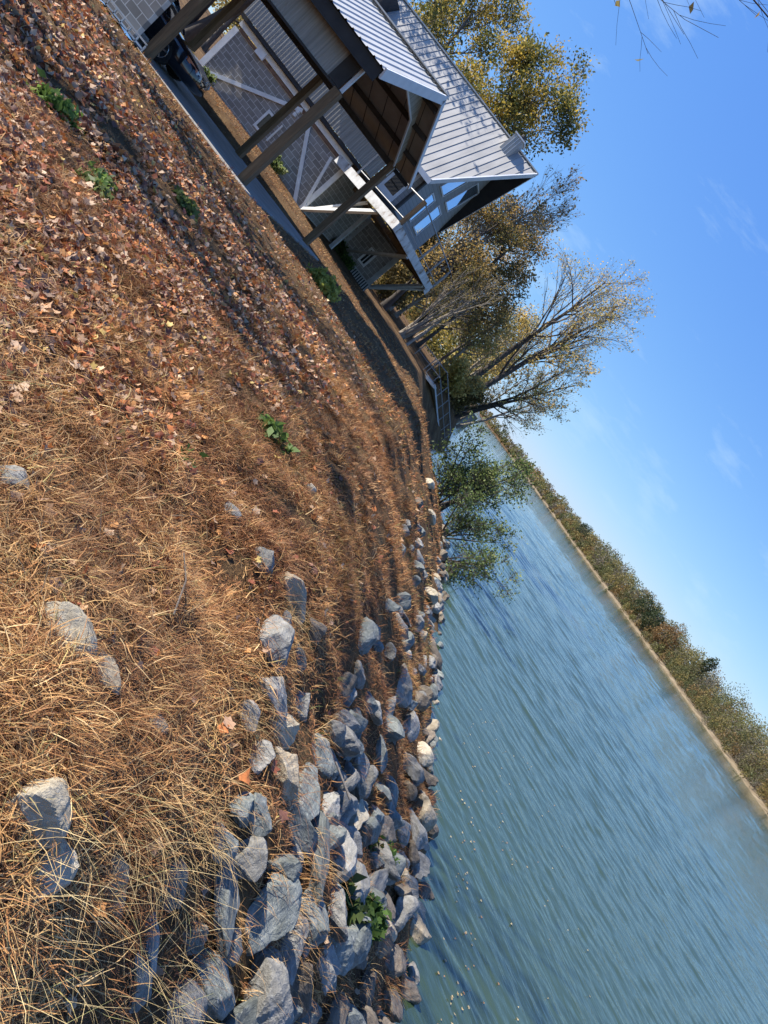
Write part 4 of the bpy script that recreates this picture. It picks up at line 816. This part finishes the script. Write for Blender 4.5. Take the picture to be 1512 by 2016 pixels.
# ------------------------------------------------------------------ dry grass, straw, fallen leaves
rng = np.random.default_rng(21)
CAMP = np.array([0, 0, 4.0])
def in_view(P, m=1.14):
    d = P - CAMP; f = d[:, 1] * cP - d[:, 2] * sP; a = d[:, 0] / np.maximum(f, .05); b = (d[:, 1] * sP + d[:, 2] * cP) / np.maximum(f, .05)
    u = a * cR + b * sR; v = a * sR - b * cR
    return (f > .3) & (np.abs(u) < .54 * m + .05) & (np.abs(v) < .72 * m + .05)
def sample(n, r0, r1, pw=1.0):
    r = r0 + (r1 - r0) * rng.random(n) ** pw; a = rng.uniform(-1.25, 1.25, n) if r1 < 7 else rng.uniform(-.85, .75, n)
    x, y = r * np.sin(a), r * np.cos(a); z = terr(x, y); P = np.stack([x, y, z], 1)
    xs = np.interp(y, XS[:, 0], XS[:, 1])
    ok = in_view(P) & (x < xs - .05) & (z > .05) & ~((y > 15.3) & (y < 22.0) & (x < -7.2)) & ~((y > 27.6) & (x < -8.8))
    return P[ok]
def bank_t(P):
    xc = np.interp(P[:, 1], XC[:, 0], XC[:, 1]); xs = np.interp(P[:, 1], XS[:, 0], XS[:, 1]); return (P[:, 0] - xc) / (xs - xc)
def stack_w(P, t): return 1 - .86 * np.clip((t - .14) / .1, 0, 1) * np.clip((7.2 - P[:, 1]) / 1.5, 0, 1) * np.where((t > .52) & (t < .64), .45, 1)
def pn(x, y, s, ph): return (np.sin(x * s + ph + 1.7 * np.sin(y * s * .63 + ph * 2)) + np.sin(y * s * 1.13 + 2 * ph + 1.3 * np.sin(x * s * .8)) + .7 * np.sin((x - y) * s * 1.7 + ph)) / 2.7
def off_rocks(P, k=.85):
    keep = np.ones(len(P), bool)
    for i, (x, y, r, sink) in enumerate(ROCK_XY):
        keep &= ((P[:, 0] - x) ** 2 + (P[:, 1] - y) ** 2 > (r * k) ** 2)
    return keep
GP = np.array([1.16, 1.09, .95]) * np.array([(.50, .345, .17), (.42, .255, .12), (.32, .17, .08), (.23, .115, .06), (.15, .085, .055), (.58, .45, .27), (.28, .20, .135), (.20, .20, .08)])
def patch(P):                                          # older rotted thatch is darker and redder than this year's straw
    k = np.clip(.55 + .9 * (pn(P[:, 0], P[:, 1], 3.1, 1.3) * .6 + pn(P[:, 0], P[:, 1], 8.3, 5.1) * .4), 0, 1)[:, None]
    far = np.clip((P[:, 1] - 3.0) / 2.5, 0, 1)[:, None]
    return (np.array([.60, .50, .46]) * (1 - k) + np.array([1.12, 1.08, 1.0]) * k) * (1 - far * np.array([.06, .12, .16]))
def grass_cols(P, pale=0.):
    n = len(P); f = .5 + .5 * pn(P[:, 0], P[:, 1], 1.7, .4) + rng.normal(0, .28, n); red = pn(P[:, 0], P[:, 1], .9, 2.2)
    i = np.select([f > .95, f > .7, f > .42, f > .2, f > .02], [0, 1, 2, 3, 4], 6); i = np.where(rng.random(n) < .10 + pale, 5, i); i = np.where((rng.random(n) < .16) & (pn(P[:, 0], P[:, 1], .8, 4.4) > .25), 7, i)
    c = GP[i] * rng.uniform(.75, 1.25, (n, 1)) * patch(P); return c * (1 + .12 * red[:, None] * np.array([.6, .0, -.2]))
def blades(P, L, w, inc, droop, az, col):
    n = len(P); s = np.linspace(0, 1, 4); pos = P.copy() - np.array([0, 0, .01]); lev = []
    wd = np.stack([-np.sin(az), np.cos(az), rng.normal(0, .4, n)], 1); wd = norm(wd)
    for k in range(4):
        lev.append(pos.copy()); th = inc - droop * s[k]; step = (L / 3)[:, None] * np.stack([np.cos(th) * np.cos(az), np.cos(th) * np.sin(az), np.sin(th)], 1); pos = pos + step
        az = az + rng.normal(0, .18, n)
    V = []
    for k in range(4):
        ww = (w * (1 - .8 * s[k]) / 2)[:, None] * wd; V += [lev[k] - ww, lev[k] + ww]
    V = np.stack(V, 1); b = np.arange(n)[:, None] * 8
    F = np.concatenate([b + np.array([[2 * k, 2 * k + 1, 2 * k + 3, 2 * k + 2]]) for k in range(3)], 0)
    g = np.tile(np.array([.6, .6, .8, .8, 1., 1., 1.1, 1.1]), n)[:, None] * 0 + 1
    return V.reshape(-1, 3), F, np.repeat(col, 8, 0) * g
def mesh_blades(name, label, sets):
    V, F, C, o = [], [], [], 0
    for v, f, c in sets: V.append(v); F.append(f + o); C.append(c); o += len(v)
    return tag(np_mesh(name, np.concatenate(V), [np.concatenate(F)], M['grass'], col=np.concatenate(C)), label, 'grass', kind='stuff')
sets = []
for n, r0, r1, L0, L1, w0, pw in ((210000, .9, 3.3, .03, .11, .0023, .75), (330000, 3.0, 6.5, .035, .11, .0034, .8), (300000, 6.2, 13, .045, .12, .0065, .8), (190000, 12.5, 34, .06, .13, .015, .9)):
    P = sample(n, r0, r1, pw); t = bank_t(P); pat = pn(P[:, 0], P[:, 1], 2.6, 1.1)
    dens = np.where(t < .12, 1.0, np.where(pat > .05 + .5 * np.clip((7 - P[:, 1]) / 5, 0, 1) * np.clip((t - .15) * 3, 0, 1), .75, .10 + .3 * np.clip((P[:, 1] - 8) / 6, 0, 1)))
    leafy = np.clip((-1.9 - P[:, 0]) / 1.2, 0, 1) * np.clip((13.5 - P[:, 1]) / 2, 0, 1); dens = dens * (1 - .62 * leafy) * stack_w(P, t)
    k = rng.random(len(P)) < dens; P = P[k]; t = t[k]
    cs = .075 + .010 * r0; cell = np.floor(P[:, :2] / cs); hsh = np.sin(cell[:, 0] * 127.1 + cell[:, 1] * 311.7) * 43758.5453; h1 = hsh - np.floor(hsh); hsh = np.sin(cell[:, 0] * 269.5 + cell[:, 1] * 183.3) * 43758.5453; h2 = hsh - np.floor(hsh)
    cen = (cell + np.stack([h1, h2], 1)) * cs; pull = (rng.random(len(P)) < .75) * rng.uniform(.3, .95, len(P)); dxy = P[:, :2] - cen; P[:, :2] = P[:, :2] - dxy * pull[:, None]
    P[:, 2] = terr(P[:, 0], P[:, 1]); hh = .45 + .9 * np.mod(h1 * 7.3 + h2 * 3.1, 1.0); cb = np.floor((P[:, :2] + .03 * np.sin(P[:, 1::-1] * 23)) / (.13 + .02 * r0)); hsh = np.sin(cb[:, 0] * 91.7 + cb[:, 1] * 217.3) * 43758.5453; h3 = hsh - np.floor(hsh); hh = hh * (.55 + 1.05 * h3); gap = (h3 < .26) & (rng.random(len(P)) < .85); azc = np.arctan2(dxy[:, 1], dxy[:, 0]) + rng.normal(0, .5, len(P)); usec = rng.random(len(P)) < .5
    ok = off_rocks(P) & ~gap; P = P[ok]; hh = hh[ok]; azc = azc[ok]; usec = usec[ok]
    m = len(P); tuft = pn(P[:, 0], P[:, 1], 6.5, .9); L = rng.uniform(L0, L1, m) * hh * (1 + .3 * tuft); lawn = np.clip((-2.5 - P[:, 0]) / 1.5, 0, 1); L *= (1 - .35 * lawn)
    az = rng.normal(-.2, 1.0, m) + 1.6 * pn(P[:, 0], P[:, 1], 2.1, 3.0); inc = np.abs(rng.normal(.55, .38, m)).clip(.05, 1.45)
    az = np.where(usec, azc, az); inc = np.where(usec, inc + .3, inc).clip(.05, 1.45)
    sets.append(blades(P, L, np.full(m, w0) * rng.uniform(.7, 1.4, m), inc, rng.uniform(.2, 1.1, m), az, grass_cols(P, .03)))
# matted thatch: short flat bits
for n, r0, r1, w0, pw in ((260000, .9, 3.6, .0035, .75), (260000, 3.3, 7.5, .0055, .8)):
    P = sample(n, r0, r1, pw); t = bank_t(P); P = P[(rng.random(len(P)) < np.where(t < .15, 1, .55) * (.35 + .65 * stack_w(P, t))) & (pn(P[:, 0], P[:, 1], 7.7, 2.2) > -.45)]; P = P[off_rocks(P, .7)]; m = len(P)
    tc = np.array([(.38, .20, .085), (.27, .13, .06), (.18, .085, .045), (.46, .30, .14), (.11, .065, .04)])[rng.choice(5, m, p=[.28, .27, .2, .12, .13])] * rng.uniform(.7, 1.3, (m, 1)) * patch(P)
    sets.append(blades(P + np.array([0, 0, .012]) * (1 + rng.random((m, 1)) * 2.5), rng.uniform(.02, .065, m), w0 * rng.uniform(.6, 1.3, m), rng.normal(.12, .35, m), rng.uniform(-.3, .7, m), rng.uniform(0, 6.28, m), tc))
for n, r0, r1, w0, pw in ((60000, .9, 3.4, .0042, .75), (90000, 3.2, 7.5, .0058, .8)):
    P = sample(n, r0, r1, pw); t = bank_t(P); P = P[(rng.random(len(P)) < np.where(t < .2, 1, .4) * stack_w(P, t) * np.clip(1.25 - .28 * (P[:, 1] - 1.6), .22, 1) * (.35 + .65 * (pn(P[:, 0], P[:, 1], 4.3, 6.2) > -.15))) & ((P[:, 0] > -2.4) | (rng.random(len(P)) < .35))]; P = P[off_rocks(P, .6)]; m = len(P)
    tc = np.array([(.58, .39, .18), (.49, .29, .12), (.39, .20, .085), (.64, .48, .26), (.42, .35, .14)])[rng.choice(5, m, p=[.25, .30, .28, .11, .06])] * rng.uniform(.75, 1.2, (m, 1)) * patch(P)
    sets.append(blades(P + np.array([0, 0, .02]) * (1 + rng.random((m, 1)) * 2), rng.uniform(.035, .14, m), w0 * rng.uniform(.5, 1.3, m), rng.normal(.35, .35, m), rng.uniform(-.2, 1.2, m), rng.uniform(0, 6.28, m), tc))
# tufts hanging over the uphill side of the rocks
for (x, y, r, sk) in ROCK_XY[10:100]:
    if y > 9 or rng.random() < .25: continue
    m = int(rng.integers(25, 80)); P = np.stack([x - r * .75 + rng.normal(0, .04, m), y + rng.normal(0, r * .7, m), np.zeros(m)], 1); P[:, 2] = terr(P[:, 0], P[:, 1]) + r * .25
    sets.append(blades(P, rng.uniform(.06, .07 + r * 1.1, m), rng.uniform(.0014, .0026, m) * (1 + y * .1), rng.uniform(.3, 1.0, m), rng.uniform(.8, 1.7, m), rng.normal(-.1, .6, m), grass_cols(P, .1)))
# greener weeds and vines low on the bank
P = sample(60000, 2.5, 20, .8); t = bank_t(P); P = P[(t > .2) & (pn(P[:, 0], P[:, 1], 1.5, 5.2) > .35) & (rng.random(len(P)) < .35)]; m = len(P); dist = np.hypot(P[:, 0], P[:, 1])
sets.append(blades(P, rng.uniform(.05, .16, m), .0011 * dist, rng.uniform(.2, 1.2, m), rng.uniform(.2, 1., m), rng.uniform(0, 6.3, m), np.array([(.10, .12, .035)]) * rng.uniform(.5, 1.6, (m, 1)) + np.array([(.03, .01, .0)]) * rng.random((m, 1))))
mesh_blades('dry_grass', 'thick golden brown dead grass over the lawn and the bank', sets)
sets = []
P = sample(3000, .9, 3.0, .8); t = bank_t(P); P = P[(t < .42) & (pn(P[:, 0], P[:, 1], 2.3, 7.) + (1.9 - P[:, 1]) * .5 > -.05)]; m = len(P)
az = rng.normal(-.3, 1.1, m); col = np.array([(.60, .47, .24), (.52, .38, .18), (.44, .42, .17)])[rng.choice(3, m, p=[.5, .38, .12])] * rng.uniform(.75, 1.15, (m, 1))
sets.append(blades(P + np.array([0, 0, .03]), rng.uniform(.10, .38, m), rng.uniform(.0012, .0028, m), rng.uniform(.15, .75, m), rng.uniform(.1, 1.0, m), az, col))
for y0, x0 in ((2.6, .55), (3.3, .35), (2.2, .35), (4.2, .1)):
    m = 80; P = np.stack([x0 + rng.normal(0, .09, m), y0 + rng.normal(0, .1, m), np.zeros(m)], 1); P[:, 2] = terr(P[:, 0], P[:, 1]) + .02
    sets.append(blades(P, rng.uniform(.15, .40, m), rng.uniform(.0014, .0028, m), rng.uniform(.3, .9, m), rng.uniform(.7, 1.6, m), rng.normal(-.3, .55, m), np.array([(.48, .34, .16)]) * rng.uniform(.7, 1.2, (m, 1))))
mesh_blades('straw', 'long pale straw stalks flopped over the near grass and rocks', sets)
def leaves(P, size, cols, lift=.02, detail=True, steep=.45):
    n = len(P)
    if detail:
        a = np.array([-90, -50, -28, 5, 30, 62, 90, 118, 150, 175, 208, 230]); rr = np.array([.5, .55, .8, .66, .95, .7, 1.1, .7, .95, .66, .8, .55])
    else:
        a = np.array([-90, -10, 40, 90, 140, 190]); rr = np.array([.7, .8, .7, 1.1, .7, .8])
    a = np.radians(a); k = len(a); X = np.cos(a) * rr; Y = np.sin(a) * rr
    u = norm(np.stack([np.cos(th := rng.uniform(0, 6.3, n)), np.sin(th), rng.normal(0, steep, n)], 1)); up = norm(np.stack([rng.normal(0, steep, n), rng.normal(0, steep, n), np.ones(n)], 1)); v = norm(np.cross(up, u)); w = np.cross(u, v)
    sz = (size * rng.uniform(.65, 1.25, n)); curl = rng.uniform(-.5, 1.1, n); curl2 = rng.uniform(-.4, .8, n)
    Z = curl[:, None] * (X ** 2)[None] + curl2[:, None] * (Y ** 2)[None]
    V = P[:, None] + np.array([0, 0, 1.]) * (lift * rng.uniform(.2, 1.3, n))[:, None, None] + sz[:, None, None] * (X[None, :, None] * u[:, None] + Y[None, :, None] * v[:, None] + Z[:, :, None] * w[:, None])
    V = np.concatenate([V, (P + np.array([0, 0, 1.]) * (lift * .7) )[:, None]], 1)
    b = np.arange(n)[:, None] * (k + 1); F = np.concatenate([b + np.array([[k, i, (i + 1) % k]]) for i in range(k)], 0)
    V[:, -1] = V[:, :-1].mean(1) - .0 * w
    return V.reshape(-1, 3), F, np.repeat(cols, k + 1, 0)
LP = 1.12 * np.array([(.42, .15, .05), (.26, .085, .045), (.48, .23, .08), (.15, .07, .05), (.37, .23, .14), (.50, .35, .23), (.26, .17, .12), (.46, .33, .11)])
def leaf_cols(n): return LP[rng.choice(8, n, p=[.16, .14, .11, .15, .16, .13, .12, .03])] * rng.uniform(.7, 1.2, (n, 1))
VV, FF, CC, o = [], [], [], 0
for n, r0, r1, det in ((66000, 2.2, 8, True), (68000, 7.5, 16.5, False)):
    P = sample(n, r0, r1, .8); edge = -1.55 - .55 * pn(P[:, 0], P[:, 1], 1.1, .8)
    pr = np.clip((edge + .25 - P[:, 0]) / 1.0, 0, 1) * np.clip((13.2 - P[:, 1]) / 4, .06, 1) * (.5 + .5 * (pn(P[:, 0], P[:, 1], 1.5, 3.7) > -.3)) + .03 * (P[:, 0] < .6)
    drift = pn(P[:, 0], P[:, 1], 2.3, 1.9) * .6 + pn(P[:, 0], P[:, 1], 6.1, 4.1) * .55; pr = pr * np.clip(.78 + 1.3 * drift, .10, 1)
    P = P[rng.random(len(P)) < pr]; v, f, c = leaves(P, .032 if det else .042, leaf_cols(len(P)), .035, det, .75); VV.append(v); FF.append(f + o); CC.append(c); o += len(v)
P = sample(2500, 1.2, 6, .8); t = bank_t(P); P = P[(t > .1) & (rng.random(len(P)) < .12)]; v, f, c = leaves(P, .038, leaf_cols(len(P)), .05, True); VV.append(v); FF.append(f + o); CC.append(c); o += len(v)
tag(np_mesh('fallen_leaves', np.concatenate(VV), [np.concatenate(FF)], M['leaf'], col=np.concatenate(CC)), 'brown and orange fallen leaves covering the upper lawn', 'leaves', kind='stuff')
# floating leaves
n = 150; x = np.concatenate([4.5 + rng.normal(0, .12, 60) + .05 * np.arange(60) / 10, rng.uniform(4.2, 8, 90)]); y = np.concatenate([rng.uniform(5.5, 11, 60), rng.uniform(6, 16, 90)])
v, f, c = leaves(np.stack([x, y, np.full(n, .012)], 1), .02, np.array([(.4, .3, .16), (.48, .38, .22), (.36, .2, .1)])[rng.integers(0, 3, n)], .002, True, .05)
tag(np_mesh('floating_leaves', v, [f], M['leaf'], col=c), 'scattered pale leaves floating on the near water', 'leaves', kind='stuff')
# green weed tufts on the lawn, each its own thing
for i, (lb, x, y, h, pal, lf) in enumerate([
    ('bright green weed among the orange leaves nearest the left edge', -4.65, 6.2, .14, FRESH, .035), ('broad patch of green weeds in the middle of the fallen leaves', -3.5, 5.6, .12, BUSH, .03),
    ('sprawling green weed at the top of the leaf patch', -3.75, 5.95, .11, FRESH, .03), ('green weed patch toward the carport slab', -4.4, 8.3, .14, BUSH, .035), ('small green weed between leaves and dry grass', -1.0, 3.9, .07, FRESH, .03),
    ('bright leafy weed on the dry grass crest', -1.1, 5.8, .12, FRESH, .04), ('yellow-green weed at the edge of the shadow of the house', -5.0, 16.2, .3, [(.3, .3, .06), (.4, .38, .09), (.25, .28, .06)], .06),
    ('lime green feathery weed growing between the lower rocks', 2.4, 5.0, .2, FRESH, .035), ('broad-leaved green weed between the middle rocks', 1.96, 4.55, .14, BUSH, .05), ('pale green herb hanging on the lower bank', 2.42, 6.0, .16, FRESH, .03)]):
    small_plant('weed', lb, (x, y), h * 1.35, 400 + i, pal, lf * 1.3, 14, 'weed', group='green weeds')
# dry stick
tag(MB().tube([(-.42, 3.12, float(terr(-.42, 3.12)) + .09), (-.3, 3.0, float(terr(-.3, 3.0)) + .10), (-.2, 2.84, float(terr(-.2, 2.84)) + .07)], [.003, .0035, .005], 6).build('twig', M['bark']), 'thin pale dry twig lying on the near grass', 'twig')
tag(MB().tube([(1.1, 4.3, float(terr(1.1, 4.3)) + .16), (1.35, 4.28, float(terr(1.35, 4.28)) + .17), (1.0, 4.0, float(terr(1.0, 4.0)) + .12)][:2], [.006, .009], 6).build('twig', M['bark_pale']), 'short broken stick between the middle rocks', 'twig')
